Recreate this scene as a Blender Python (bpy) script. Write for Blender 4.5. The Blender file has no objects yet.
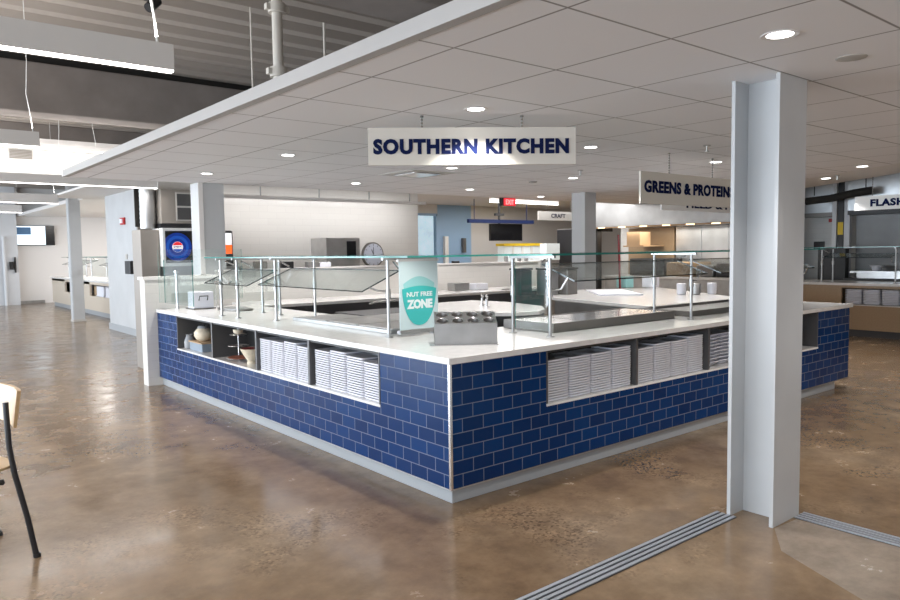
import bpy, bmesh, math, random
from mathutils import Vector, Matrix
random.seed(7)
PI = math.pi
SC = bpy.context.scene
COL = SC.collection

# ------------------------------------------------------------------ camera
FW = Vector((0.6314282887, 0.7724156791, -0.0683544805))
RT = Vector((0.7735432095, -0.6335889126, -0.0139997432))
UP = Vector((0.0541222621, 0.0440353103, 0.9975628663))
cd = bpy.data.cameras.new('camera')
cam = bpy.data.objects.new('camera', cd)
COL.objects.link(cam)
cam.matrix_world = Matrix(((RT.x, UP.x, -FW.x, -2.7258), (RT.y, UP.y, -FW.y, -3.3476), (RT.z, UP.z, -FW.z, 1.5623), (0, 0, 0, 1)))
cd.sensor_width = 36
cd.lens = 721.333 * 36 / 900
cd.clip_end = 200
SC.camera = cam

# ------------------------------------------------------------------ view, world, lights
SC.view_settings.view_transform = 'Standard'
SC.view_settings.look = 'None'
SC.view_settings.gamma = 1
SC.view_settings.use_curve_mapping = False
SC.view_settings.exposure = -0.02
SC.cycles.use_denoising = True
SC.cycles.max_bounces = 10
SC.cycles.diffuse_bounces = 4
SC.cycles.glossy_bounces = 4
SC.cycles.transparent_max_bounces = 24
SC.cycles.sample_clamp_indirect = 4
SC.cycles.caustics_reflective = False
SC.cycles.caustics_refractive = False

w = bpy.data.worlds.new('sky')
SC.world = w
w.use_nodes = True
bg = w.node_tree.nodes['Background']
bg.inputs[0].default_value = (0.75, 0.87, 1.0, 1)
bg.inputs[1].default_value = 2.0


def area(name, loc, rot, sx, sy, power, color):
    l = bpy.data.lights.new(name, 'AREA')
    l.shape = 'RECTANGLE'
    l.size = sx
    l.size_y = sy
    l.energy = power
    l.color = color
    o = bpy.data.objects.new(name, l)
    COL.objects.link(o)
    o.location = loc
    o.rotation_euler = rot
    return o


DAY = (0.80, 0.90, 1.0)
WARM = (1.0, 0.90, 0.80)
NEUT = (1.0, 0.965, 0.935)
# daylight entering by the tall windows of the left hand wall (beyond the frame)
area('window_and_fill_light', (-8.6, -2.5, 1.2), (0, -PI / 2 - 0.5, 0), 2.4, 9, 420, DAY)
area('window_and_fill_light', (-8.6, 8.0, 1.2), (0, -PI / 2 - 0.5, 0), 2.4, 10, 1050, DAY)
area('window_and_fill_light', (-8.6, 18.5, 1.3), (0, -PI / 2 - 0.3, 0), 2.4, 9, 700, DAY)
# unseen fill added behind the camera, tilted up to brighten the near ceiling
area('window_and_fill_light', (-1.0, -8.4, 0.5), (math.radians(148), 0, 0), 11, 1.6, 70, (1, 0.95, 0.91))
# another unseen fill added low behind the camera, further right, also tilted up
area('window_and_fill_light', (5.0, -8.4, 0.5), (math.radians(148), 0, 0), 5, 1.6, 80, (1, 0.95, 0.91))
DOWN = 110

# ------------------------------------------------------------------ materials
MATS = {}


def mat(name, col=(0.5, 0.5, 0.5), rough=0.5, metal=0.0, emit=0, ecol=None, spec=0.5, noise=0.0, nscale=6.0, bump=0.0, coat=0):
    m = bpy.data.materials.new(name)
    m.use_nodes = True
    nt = m.node_tree
    b = nt.nodes['Principled BSDF']
    b.inputs['Base Color'].default_value = (*col, 1)
    b.inputs['Roughness'].default_value = rough
    b.inputs['Metallic'].default_value = metal
    b.inputs['Specular IOR Level'].default_value = spec
    b.inputs['Coat Weight'].default_value = coat
    if emit:
        b.inputs['Emission Color'].default_value = (*(ecol or col), 1)
        b.inputs['Emission Strength'].default_value = emit
    if noise or bump:
        tc = nt.nodes.new('ShaderNodeTexCoord')
        n = nt.nodes.new('ShaderNodeTexNoise')
        n.inputs['Scale'].default_value = nscale
        n.inputs['Detail'].default_value = 4
        nt.links.new(tc.outputs['Object'], n.inputs['Vector'])
        if noise:
            r = nt.nodes.new('ShaderNodeValToRGB')
            r.color_ramp.elements[0].position = 0.3
            r.color_ramp.elements[1].position = 0.7
            r.color_ramp.elements[0].color = (*[max(0, c * (1 - noise)) for c in col], 1)
            r.color_ramp.elements[1].color = (*[min(1, c * (1 + noise)) for c in col], 1)
            nt.links.new(n.outputs['Fac'], r.inputs[0])
            nt.links.new(r.outputs[0], b.inputs['Base Color'])
        if bump:
            bp = nt.nodes.new('ShaderNodeBump')
            bp.inputs['Strength'].default_value = bump
            bp.inputs['Distance'].default_value = 0.01
            nt.links.new(n.outputs['Fac'], bp.inputs['Height'])
            nt.links.new(bp.outputs[0], b.inputs['Normal'])
    MATS[name] = m
    return m


def nodes(name):
    m = bpy.data.materials.new(name)
    m.use_nodes = True
    nt = m.node_tree
    MATS[name] = m
    return m, nt, nt.nodes['Principled BSDF']


mat('white_paint', (0.66, 0.68, 0.71), 0.5, noise=0.03, nscale=3)
mat('column_paint', (0.50, 0.51, 0.52), 0.42, noise=0.05, nscale=2.5)
mat('fascia', (0.42, 0.40, 0.385), 0.6)
mat('rail_metal', (0.45, 0.48, 0.54), 0.35, 0.4)
mat('trim_white', (0.78, 0.75, 0.73), 0.5)
mat('warm_white', (0.72, 0.70, 0.68), 0.6)
mat('far_white', (0.78, 0.765, 0.75), 0.5)
mat('grey_wall', (0.62, 0.60, 0.58), 0.6)
mat('daylight_blue_wall', (0.30, 0.46, 0.66), 0.5)  # bluish cast of the window daylight put into the wall colour
mat('beam', (0.27, 0.238, 0.218), 0.9, noise=0.12, nscale=3, bump=0.3)
mat('deck', (0.40, 0.355, 0.315), 0.8)
mat('dark_gap', (0.02, 0.018, 0.016), 0.9)
mat('stone', (0.80, 0.785, 0.77), 0.16, noise=0.05, nscale=14)
mat('steel', (0.62, 0.62, 0.62), 0.28, 1.0, noise=0.05, nscale=9)
mat('bright_steel', (0.75, 0.75, 0.76), 0.16, 1.0)
mat('dull_steel', (0.42, 0.42, 0.42), 0.4, 0.9, noise=0.1, nscale=7)
mat('base_grey', (0.36, 0.38, 0.40), 0.35, 0.0)
mat('dark_base', (0.06, 0.06, 0.065), 0.5)
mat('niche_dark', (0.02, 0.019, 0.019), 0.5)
mat('divider', (0.085, 0.083, 0.085), 0.35)
mat('plate', (0.84, 0.85, 0.92), 0.35)
mat('post_steel', (0.40, 0.40, 0.40), 0.35, 0.9)
mat('black', (0.012, 0.012, 0.014), 0.4)
mat('black_gloss', (0.01, 0.01, 0.012), 0.12)
mat('rubber', (0.03, 0.03, 0.032), 0.7)
mat('cream', (0.74, 0.66, 0.52), 0.4, noise=0.15, nscale=20)
mat('grey_clay', (0.28, 0.29, 0.31), 0.45)
mat('crate_blue', (0.22, 0.27, 0.33), 0.5)
mat('terracotta', (0.32, 0.10, 0.055), 0.45)
mat('red', (0.45, 0.02, 0.02), 0.4)
mat('wine', (0.20, 0.012, 0.015), 0.35)
mat('pipe_cream', (0.62, 0.58, 0.52), 0.45)
mat('sign_face', (0.66, 0.62, 0.56), 0.8, spec=0.0)
mat('sign_white', (0.80, 0.80, 0.78), 0.5)
mat('navy', (0.010, 0.016, 0.060), 0.9, spec=0.0)
mat('navy_bar', (0.004, 0.012, 0.06), 0.5, spec=0.2)
mat('teal', (0.05, 0.50, 0.48), 0.45)
mat('pale_teal', (0.32, 0.62, 0.62), 0.45)
mat('poster', (0.62, 0.74, 0.76), 0.35)
mat('lettering_white', (0.85, 0.92, 0.92), 0.45)
mat('lamp_body', (0.66, 0.64, 0.62), 0.45)
mat('lamp_glow', (1, 1, 1), 0.5, emit=7, ecol=(1.0, 0.97, 0.93))
mat('down_glow', (1, 1, 1), 0.5, emit=14, ecol=(1.0, 0.98, 0.95))
mat('copper_glow', (1, 0.8, 0.6), 0.5, emit=3, ecol=(1.0, 0.72, 0.42))
mat('screen_white', (0.7, 0.8, 0.9), 0.3, emit=1.3, ecol=(0.72, 0.87, 1.0))
mat('screen_picture', (0.05, 0.12, 0.22), 0.3, emit=0.25, ecol=(0.1, 0.25, 0.5))
mat('screen_black', (0.006, 0.006, 0.007), 0.15)
mat('screen_blue', (0.0, 0.02, 0.2), 0.2, emit=0.35, ecol=(0.005, 0.05, 0.42))
mat('screen_blue_light', (0.0, 0.05, 0.3), 0.2, emit=0.45, ecol=(0.015, 0.12, 0.62))
mat('screen_disc', (0.8, 0.8, 0.8), 0.3, emit=0.7, ecol=(0.95, 0.95, 1.0))
mat('screen_red', (0.6, 0.02, 0.02), 0.3, emit=0.6, ecol=(0.9, 0.04, 0.05))
mat('screen_orange', (0.8, 0.12, 0.01), 0.3, emit=0.9, ecol=(1.0, 0.14, 0.02))
mat('exit_red', (0.6, 0.02, 0.03), 0.4, emit=0.8, ecol=(1.0, 0.05, 0.07))
mat('exit_letter', (0.9, 0.6, 0.6), 0.4, emit=0.8, ecol=(1.0, 0.5, 0.5))
mat('yellow', (0.75, 0.52, 0.02), 0.45)
mat('amber', (0.62, 0.42, 0.25), 0.5)
mat('lit_case', (0.6, 0.66, 0.7), 0.3, emit=0.3, ecol=(0.95, 0.97, 0.9))
mat('cabinet_taupe', (0.25, 0.225, 0.20), 0.45)
mat('cabinet_glass', (0.06, 0.06, 0.06), 0.15)
mat('daylight_outside', (0.5, 0.6, 0.66), 0.9, emit=0.65, ecol=(0.80, 0.92, 1.0), noise=0.35, nscale=3)
mat('hood_steel', (0.52, 0.54, 0.56), 0.32, 0.85, noise=0.16, nscale=2)
mat('dark_hood', (0.14, 0.14, 0.14), 0.4, 0.6, noise=0.15, nscale=2)
mat('tan_carton', (0.45, 0.31, 0.19), 0.7)
mat('cabling', (0.28, 0.25, 0.22), 0.6)
mat('clock_face', (0.55, 0.58, 0.68), 0.4)
mat('vent_grey', (0.50, 0.48, 0.45), 0.5)
mat('green_edge', (0.03, 0.22, 0.19), 0.12, emit=0)
mat('dark_edge', (0.02, 0.035, 0.04), 0.2)
mat('pan_dark', (0.18, 0.17, 0.16), 0.35, 0.6)

# clear glass: transparent with Fresnel reflections
m, nt, b = nodes('glass')
nt.nodes.remove(b)
out = nt.nodes['Material Output']
tr = nt.nodes.new('ShaderNodeBsdfTransparent')
tr.inputs[0].default_value = (0.955, 0.982, 0.977, 1)
gl = nt.nodes.new('ShaderNodeBsdfGlossy')
gl.inputs['Roughness'].default_value = 0.02
fr = nt.nodes.new('ShaderNodeMath')
fr.operation = 'MULTIPLY_ADD'
fr.inputs[1].default_value = 0.55
fr.inputs[2].default_value = 0.045
lw = nt.nodes.new('ShaderNodeLayerWeight')
lw.inputs[0].default_value = 0.5
pw = nt.nodes.new('ShaderNodeMath')
pw.operation = 'POWER'
pw.inputs[1].default_value = 4
nt.links.new(lw.outputs['Facing'], pw.inputs[0])
nt.links.new(pw.outputs[0], fr.inputs[0])
mx = nt.nodes.new('ShaderNodeMixShader')
nt.links.new(fr.outputs[0], mx.inputs[0])
nt.links.new(tr.outputs[0], mx.inputs[1])
nt.links.new(gl.outputs[0], mx.inputs[2])
nt.links.new(mx.outputs[0], out.inputs[0])


def brick_mat(name, axes, shift, c1, c2, mortar, bw, bh, ms, rough, bump=0.6):
    m, nt, b = nodes(name)
    b.inputs['Specular IOR Level'].default_value = 0.22
    tc = nt.nodes.new('ShaderNodeTexCoord')
    sp = nt.nodes.new('ShaderNodeSeparateXYZ')
    cb = nt.nodes.new('ShaderNodeCombineXYZ')
    mp = nt.nodes.new('ShaderNodeMapping')
    br = nt.nodes.new('ShaderNodeTexBrick')
    nt.links.new(tc.outputs['Object'], sp.inputs[0])
    nt.links.new(sp.outputs[axes[0]], cb.inputs[0])
    nt.links.new(sp.outputs[axes[1]], cb.inputs[1])
    nt.links.new(cb.outputs[0], mp.inputs[0])
    mp.inputs['Location'].default_value = (shift[0], shift[1], 0)
    nt.links.new(mp.outputs[0], br.inputs['Vector'])
    br.inputs['Scale'].default_value = 1
    br.inputs['Brick Width'].default_value = bw
    br.inputs['Row Height'].default_value = bh
    br.inputs['Mortar Size'].default_value = ms
    br.inputs['Mortar Smooth'].default_value = 0.1
    br.inputs['Color1'].default_value = (*c1, 1)
    br.inputs['Color2'].default_value = (*c2, 1)
    br.inputs['Mortar'].default_value = (*mortar, 1)
    nt.links.new(br.outputs['Color'], b.inputs['Base Color'])
    mr = nt.nodes.new('ShaderNodeMapRange')
    mr.inputs['To Min'].default_value = rough
    mr.inputs['To Max'].default_value = 0.8
    nt.links.new(br.outputs['Fac'], mr.inputs[0])
    nt.links.new(mr.outputs[0], b.inputs['Roughness'])
    bp = nt.nodes.new('ShaderNodeBump')
    bp.invert = True
    bp.inputs['Strength'].default_value = bump
    bp.inputs['Distance'].default_value = 0.002
    nt.links.new(br.outputs['Fac'], bp.inputs['Height'])
    nt.links.new(bp.outputs[0], b.inputs['Normal'])
    return m


BL1, BL2, GR = (0.000, 0.022, 0.100), (0.000, 0.036, 0.148), (0.17, 0.20, 0.27)
brick_mat('blue_tile_left', (1, 2), (0.019, -0.10), BL1, BL2, GR, 0.172, 0.086, 0.0028, 0.16)
brick_mat('blue_tile_right', (0, 2), (-0.010, -0.10), BL1, BL2, GR, 0.172, 0.086, 0.0028, 0.16)
brick_mat('white_tile_x', (0, 2), (0, 0), (0.72, 0.70, 0.67), (0.70, 0.68, 0.65), (0.62, 0.60, 0.58), 0.30, 0.10, 0.002, 0.15, 0.3)
brick_mat('white_tile_y', (1, 2), (0, 0), (0.70, 0.70, 0.69), (0.68, 0.68, 0.67), (0.60, 0.60, 0.59), 0.30, 0.10, 0.002, 0.15, 0.3)

# polished concrete
m, nt, b = nodes('concrete')
tc = nt.nodes.new('ShaderNodeTexCoord')


def noise_node(scale, detail=6, rough=0.6, dist=0.0):
    n = nt.nodes.new('ShaderNodeTexNoise')
    n.inputs['Scale'].default_value = scale
    n.inputs['Detail'].default_value = detail
    n.inputs['Roughness'].default_value = rough
    n.inputs['Distortion'].default_value = dist
    nt.links.new(tc.outputs['Object'], n.inputs['Vector'])
    return n


n1 = noise_node(0.55, 8, 0.62, 0.6)
n2 = noise_node(3.2, 8, 0.7)
n3 = noise_node(85, 2, 0.6)
r1 = nt.nodes.new('ShaderNodeValToRGB')
e = r1.color_ramp.elements
e[0].position = 0.30
e[0].color = (0.155, 0.096, 0.050, 1)
e[1].position = 0.72
e[1].color = (0.310, 0.226, 0.148, 1)
em = e.new(0.5)
em.color = (0.228, 0.152, 0.088, 1)
nt.links.new(n1.outputs['Fac'], r1.inputs[0])
r2 = nt.nodes.new('ShaderNodeValToRGB')
r2.color_ramp.elements[0].position = 0.32
r2.color_ramp.elements[0].color = (0.68, 0.67, 0.66, 1)
r2.color_ramp.elements[1].position = 0.68
r2.color_ramp.elements[1].color = (1.22, 1.22, 1.22, 1)
nt.links.new(n2.outputs['Fac'], r2.inputs[0])
mu = nt.nodes.new('ShaderNodeMixRGB')
mu.blend_type = 'MULTIPLY'
mu.inputs[0].default_value = 1
nt.links.new(r1.outputs[0], mu.inputs[1])
nt.links.new(r2.outputs[0], mu.inputs[2])
# exposed aggregate: dark and pale stones in patches
vor = nt.nodes.new('ShaderNodeTexVoronoi')
vor.inputs['Scale'].default_value = 70
nt.links.new(tc.outputs['Object'], vor.inputs['Vector'])
sepc = nt.nodes.new('ShaderNodeSeparateColor')
nt.links.new(vor.outputs['Color'], sepc.inputs[0])
rs = nt.nodes.new('ShaderNodeValToRGB')
rs.color_ramp.interpolation = 'CONSTANT'
rs.color_ramp.elements[0].color = (0.42, 0.40, 0.38, 1)
rs.color_ramp.elements[1].position = 0.22
rs.color_ramp.elements[1].color = (1, 1, 1, 1)
x3 = rs.color_ramp.elements.new(0.82)
x3.color = (1.45, 1.42, 1.38, 1)
nt.links.new(sepc.outputs[0], rs.inputs[0])
n4 = noise_node(0.9, 5, 0.6, 0.3)
rm = nt.nodes.new('ShaderNodeValToRGB')
rm.color_ramp.elements[0].position = 0.52
rm.color_ramp.elements[1].position = 0.64
nt.links.new(n4.outputs['Fac'], rm.inputs[0])
mg = nt.nodes.new('ShaderNodeMixRGB')
mg.blend_type = 'MULTIPLY'
mgf = nt.nodes.new('ShaderNodeMath')
mgf.operation = 'MULTIPLY'
mgf.inputs[1].default_value = 0.75
nt.links.new(rm.outputs[0], mgf.inputs[0])
nt.links.new(mgf.outputs[0], mg.inputs[0])
nt.links.new(mu.outputs[0], mg.inputs[1])
nt.links.new(rs.outputs[0], mg.inputs[2])
nt.links.new(mg.outputs[0], b.inputs['Base Color'])
rr = nt.nodes.new('ShaderNodeMapRange')
rr.inputs['From Min'].default_value = 0.3
rr.inputs['From Max'].default_value = 0.7
rr.inputs['To Min'].default_value = 0.10
rr.inputs['To Max'].default_value = 0.30
nt.links.new(n2.outputs['Fac'], rr.inputs[0])
nt.links.new(rr.outputs[0], b.inputs['Roughness'])
bp = nt.nodes.new('ShaderNodeBump')
bp.inputs['Strength'].default_value = 0.015
bp.inputs['Distance'].default_value = 0.01
nt.links.new(n2.outputs['Fac'], bp.inputs['Height'])
nt.links.new(bp.outputs[0], b.inputs['Normal'])
conc = m
# the lighter slab beyond the tracks
m2 = conc.copy()
m2.name = 'concrete_pale'
MATS['concrete_pale'] = m2
for n in m2.node_tree.nodes:
    if n.type == 'VALTORGB' and abs(n.color_ramp.elements[0].color[0] - 0.155) < 1e-3:
        for el, c in zip(n.color_ramp.elements, [(0.23, 0.17, 0.12, 1), (0.29, 0.235, 0.185, 1), (0.34, 0.29, 0.24, 1)]):
            el.color = c

# ceiling tiles
m, nt, b = nodes('ceiling_tile')
tc = nt.nodes.new('ShaderNodeTexCoord')
sp = nt.nodes.new('ShaderNodeSeparateXYZ')
nt.links.new(tc.outputs['Object'], sp.inputs[0])


def gridline(sock, off):
    a = nt.nodes.new('ShaderNodeMath'); a.operation = 'SUBTRACT'; a.inputs[1].default_value = off
    nt.links.new(sock, a.inputs[0])
    d = nt.nodes.new('ShaderNodeMath'); d.operation = 'DIVIDE'; d.inputs[1].default_value = 0.683
    nt.links.new(a.outputs[0], d.inputs[0])
    f = nt.nodes.new('ShaderNodeMath'); f.operation = 'FRACT'
    nt.links.new(d.outputs[0], f.inputs[0])
    p = nt.nodes.new('ShaderNodeMath'); p.operation = 'PINGPONG'; p.inputs[1].default_value = 0.5
    nt.links.new(f.outputs[0], p.inputs[0])
    return p


gx = gridline(sp.outputs[0], 0.113 - 6.83)
gy = gridline(sp.outputs[1], -1.448 - 6.83)
mn = nt.nodes.new('ShaderNodeMath'); mn.operation = 'MINIMUM'
nt.links.new(gx.outputs[0], mn.inputs[0]); nt.links.new(gy.outputs[0], mn.inputs[1])
lt = nt.nodes.new('ShaderNodeMapRange')
lt.inputs['From Min'].default_value = 0.005
lt.inputs['From Max'].default_value = 0.012
nt.links.new(mn.outputs[0], lt.inputs[0])
mc = nt.nodes.new('ShaderNodeMixRGB')
mc.inputs[1].default_value = (0.26, 0.24, 0.23, 1)
mc.inputs[2].default_value = (0.875, 0.865, 0.88, 1)
nt.links.new(lt.outputs[0], mc.inputs[0])
nt.links.new(mc.outputs[0], b.inputs['Base Color'])
b.inputs['Roughness'].default_value = 0.62
nz = nt.nodes.new('ShaderNodeTexNoise'); nz.inputs['Scale'].default_value = 120
nt.links.new(tc.outputs['Object'], nz.inputs['Vector'])
bp = nt.nodes.new('ShaderNodeBump'); bp.inputs['Strength'].default_value = 0.15; bp.inputs['Distance'].default_value = 0.003
nt.links.new(nz.outputs['Fac'], bp.inputs['Height'])
nt.links.new(bp.outputs[0], b.inputs['Normal'])

# wood
m, nt, b = nodes('wood')
tc = nt.nodes.new('ShaderNodeTexCoord')
mp = nt.nodes.new('ShaderNodeMapping'); mp.inputs['Scale'].default_value = (1.5, 14, 14)
nz = nt.nodes.new('ShaderNodeTexNoise'); nz.inputs['Scale'].default_value = 3; nz.inputs['Detail'].default_value = 5
nt.links.new(tc.outputs['Object'], mp.inputs[0]); nt.links.new(mp.outputs[0], nz.inputs['Vector'])
rp = nt.nodes.new('ShaderNodeValToRGB')
rp.color_ramp.elements[0].color = (0.42, 0.27, 0.13, 1); rp.color_ramp.elements[1].color = (0.58, 0.41, 0.23, 1)
nt.links.new(nz.outputs['Fac'], rp.inputs[0]); nt.links.new(rp.outputs[0], b.inputs['Base Color'])
b.inputs['Roughness'].default_value = 0.35
mw = MATS['wood'].copy(); mw.name = 'oak_panel'; MATS['oak_panel'] = mw
for n in mw.node_tree.nodes:
    if n.type == 'VALTORGB':
        n.color_ramp.elements[0].color = (0.36, 0.25, 0.15, 1); n.color_ramp.elements[1].color = (0.46, 0.33, 0.21, 1)
mw = MATS['wood'].copy(); mw.name = 'pale_panel'; MATS['pale_panel'] = mw
for n in mw.node_tree.nodes:
    if n.type == 'VALTORGB':
        n.color_ramp.elements[0].color = (0.62, 0.53, 0.43, 1); n.color_ramp.elements[1].color = (0.70, 0.61, 0.50, 1)

# ------------------------------------------------------------------ mesh builder
WL = {}


class M:
    def __init__(s, T=None):
        s.v = []; s.f = []; s.mi = []; s.T = T; s.k = 0

    def add(s, vs, fs, k=None):
        o = len(s.v)
        for p in vs:
            p = Vector(p)
            s.v.append(s.T @ p if s.T else p)
        for f in fs:
            s.f.append([i + o for i in f]); s.mi.append(s.k if k is None else k)
        return s

    def box(s, x0, x1, y0, y1, z0, z1, k=None):
        vs = [(x, y, z) for z in (z0, z1) for y in (y0, y1) for x in (x0, x1)]
        return s.add(vs, [(0, 2, 3, 1), (4, 5, 7, 6), (0, 1, 5, 4), (2, 6, 7, 3), (0, 4, 6, 2), (1, 3, 7, 5)], k)

    def rings(s, rs, closed=False, caps=True, k=None):
        n = len(rs[0]); vs = [p for r in rs for p in r]; fs = []
        m = len(rs)
        for i in range(m if closed else m - 1):
            a = i * n; b = ((i + 1) % m) * n
            for j in range(n):
                fs.append((a + j, a + (j + 1) % n, b + (j + 1) % n, b + j))
        if caps and not closed:
            fs.append(tuple(range(n))[::-1]); fs.append(tuple((m - 1) * n + j for j in range(n)))
        return s.add(vs, fs, k)

    def cyl(s, p0, p1, r0, r1=None, n=14, k=None):
        r1 = r0 if r1 is None else r1
        p0 = Vector(p0); p1 = Vector(p1); d = (p1 - p0).normalized()
        a = d.orthogonal().normalized(); b = d.cross(a)
        return s.rings([[p + (a * math.cos(2 * PI * i / n) + b * math.sin(2 * PI * i / n)) * r for i in range(n)] for p, r in ((p0, r0), (p1, r1))], k=k)

    def tube(s, pts, r, n=8, closed=False, k=None):
        pts = [Vector(p) for p in pts]; rs = []; m = len(pts); up = None
        for i, p in enumerate(pts):
            q0 = pts[i - 1] if (i or closed) else p
            q1 = pts[(i + 1) % m] if (i < m - 1 or closed) else p
            d = (q1 - q0).normalized()
            if up is None: up = d.orthogonal().normalized()
            a = (up - d * up.dot(d))
            a = a.normalized() if a.length > 1e-5 else d.orthogonal().normalized()
            up = a; b = d.cross(a)
            rs.append([p + (a * math.cos(2 * PI * j / n) + b * math.sin(2 * PI * j / n)) * r for j in range(n)])
        return s.rings(rs, closed=closed, k=k)

    def lathe(s, prof, c=(0, 0, 0), n=20, k=None):
        rs = [[(c[0] + r * math.cos(2 * PI * j / n), c[1] + r * math.sin(2 * PI * j / n), c[2] + z) for j in range(n)] for r, z in prof]
        return s.rings(rs, k=k)

    def prism(s, poly, z0, z1, k=None):
        return s.rings([[(x, y, z0) for x, y in poly], [(x, y, z1) for x, y in poly]], k=k)

    def slab(s, a, b, c, d, t, k=None, ke=None):
        # quad a b c d thickened by t; edge faces may carry their own material
        a, b, c, d = map(Vector, (a, b, c, d)); n = (b - a).cross(d - a).normalized() * t
        q = [a, b, c, d, a + n, b + n, c + n, d + n]
        s.add(q, [(3, 2, 1, 0), (4, 5, 6, 7)], k)
        o = len(s.v) - 8
        for f in [(0, 1, 5, 4), (1, 2, 6, 5), (2, 3, 7, 6), (3, 0, 4, 7)]:
            s.f.append([i + o for i in f]); s.mi.append(ke if ke is not None else (k or 0))
        return s

    def build(s, name, mats, parent=None, bevel=0, smooth=False, local=False):
        me = bpy.data.meshes.new(name)
        if isinstance(mats, str): mats = [mats]
        off = Vector((0, 0, 0))
        if parent is not None and not local: off = WL.get(parent.name, off)
        me.from_pydata([p - off for p in s.v], [], s.f)
        for mm in mats: me.materials.append(MATS[mm])
        for p, i in zip(me.polygons, s.mi): p.material_index = i
        bm = bmesh.new(); bm.from_mesh(me); bmesh.ops.recalc_face_normals(bm, faces=bm.faces)
        if bevel:
            es = [e for e in bm.edges if len(e.link_faces) == 2 and e.calc_face_angle(0) > 0.6]
            bmesh.ops.bevel(bm, geom=es, offset=bevel, segments=2, profile=0.6, affect='EDGES', clamp_overlap=True)
        bm.to_mesh(me); bm.free()
        if smooth:
            for p in me.polygons: p.use_smooth = True
            try: me.set_sharp_from_angle(angle=math.radians(35))
            except Exception: pass
        o = bpy.data.objects.new(name, me); COL.objects.link(o)
        if parent is not None:
            o.parent = parent; WL[o.name] = WL.get(parent.name, Vector((0, 0, 0)))
        return o


def tag(o, label=None, cat=None, group=None, kind=None):
    if label: o['label'] = label
    if cat: o['category'] = cat
    if group: o['group'] = group
    if kind: o['kind'] = kind
    return o


def thing(name, label, cat, loc=(0, 0, 0), rotz=0, group=None):
    o = bpy.data.objects.new(name, None); COL.objects.link(o)
    o.location = loc; o.rotation_euler = (0, 0, rotz); o.empty_display_size = 0.1
    WL[o.name] = Vector(loc)
    return tag(o, label, cat, group)


def solo(mb, name, mats, label, cat, group=None, **kw):
    return tag(mb.build(name, mats, **kw), label, cat, group)


def struct(name, mb, mats, parent=None, **kw):
    o = mb.build(name, mats, parent, **kw)
    if parent is None: o['kind'] = 'structure'
    return o


def dup(root, loc=None, rotz=None, label=None, group=None):
    def cp(o, par):
        c = o.copy(); COL.objects.link(c)
        if par is not None: c.parent = par
        for ch in [x for x in KIDS.get(o.name, [])]: cp(ch, c)
        return c
    KIDS = {}
    for x in root.children_recursive: KIDS.setdefault(x.parent.name, []).append(x)
    r = cp(root, None)
    if loc is not None: r.location = loc
    if rotz is not None: r.rotation_euler = (0, 0, rotz)
    if label: r['label'] = label
    if group: r['group'] = group
    return r


def text(body, name, mt, width, height, origin, ux, uz, parent, depth=0.004, bold=0.02, gap=1.0, label=None):
    """lettering fitted to width x height, lower left corner at origin, running along ux, upright along uz"""
    cu = bpy.data.curves.new(name, 'FONT'); cu.body = body; cu.size = 1; cu.offset = bold
    cu.extrude = 0.5; cu.resolution_u = 3; cu.space_character = gap
    to = bpy.data.objects.new(name + '_curve', cu); COL.objects.link(to)
    bpy.context.view_layer.update()
    dg = bpy.context.evaluated_depsgraph_get()
    me = bpy.data.meshes.new_from_object(to.evaluated_get(dg), depsgraph=dg)
    bpy.data.objects.remove(to); bpy.data.curves.remove(cu)
    xs = [v.co.x for v in me.vertices]; ys = [v.co.y for v in me.vertices]
    x0, x1, y0, y1 = min(xs), max(xs), min(ys), max(ys)
    ux = Vector(ux).normalized(); uz = Vector(uz).normalized(); un = ux.cross(uz); org = Vector(origin)
    off = WL.get(parent.name, Vector((0, 0, 0))) if parent else Vector((0, 0, 0))
    for v in me.vertices:
        c = v.co.copy()
        v.co = org + ux * ((c.x - x0) / (x1 - x0) * width) + uz * ((c.y - y0) / (y1 - y0) * height) + un * (c.z * 2 * depth * 0.5) - off
    me.materials.clear(); me.materials.append(MATS[mt])
    o = bpy.data.objects.new(name, me); COL.objects.link(o)
    if parent: o.parent = parent; WL[o.name] = off
    return o


# ================================================================== THE SETTING
struct('floor', M().box(-9, 16, -9, 25.5, -0.12, 0), ['concrete'])
# paler slab in the front right, set into the floor and bounded by the tracks
struct('floor', M().prism([(1.35, -1.47), (1.35, -6.5), (-1.2, -6.5), (0.25, -2.6), (0.62, -2.1), (0.86, -1.62), (1.12, -1.455)], -0.05, 0.0012), ['concrete_pale'])

CZ = 2.485
struct('ceiling', M().prism([(-0.78, -9), (4.2, -9), (6.50, -0.18), (7.44, 1.22), (10.95, 6.03), (-0.78, 6.03)], CZ, CZ + 0.03), ['ceiling_tile'])
struct('ceiling', M().prism([(4.2, -9), (5.6, -9), (7.79, 0.25), (9.0, 1.92), (12.0, 6.03), (10.95, 6.03), (7.44, 1.22), (6.50, -0.18)], CZ, CZ + 0.03), ['far_white'])
struct('trim_1', M().box(-0.84, -0.78, -9, 6.03, CZ - 0.004, CZ + 0.07), ['fascia'])
struct('trim_2', M().box(-0.84, 12.0, 6.03, 6.06, CZ - 0.004, CZ + 0.075), ['trim_white'])
# second dropped ceiling over the servery in the far left
struct('ceiling', M().box(1.42, 6.2, 12.6, 24.0, 2.88, 2.92), ['far_white'])
struct('trim_3', M().box(1.36, 1.42, 12.6, 24.0, 2.87, 2.96), ['trim_white'])
# kitchen ceiling beyond the island
struct('ceiling', M().box(0.5, 16, 6.07, 14.0, 2.80, 2.84), ['warm_white'])
struct('ceiling', M().prism([(9.05, 1.9), (16, 1.9), (16, 6.05), (12.05, 6.05)], 2.80, 2.84), ['warm_white'])
struct('ceiling', M().prism([(5.7, -9), (16, -9), (16, 1.88), (9.02, 1.88), (7.85, 0.25)], 3.2, 3.24), ['warm_white'])

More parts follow.
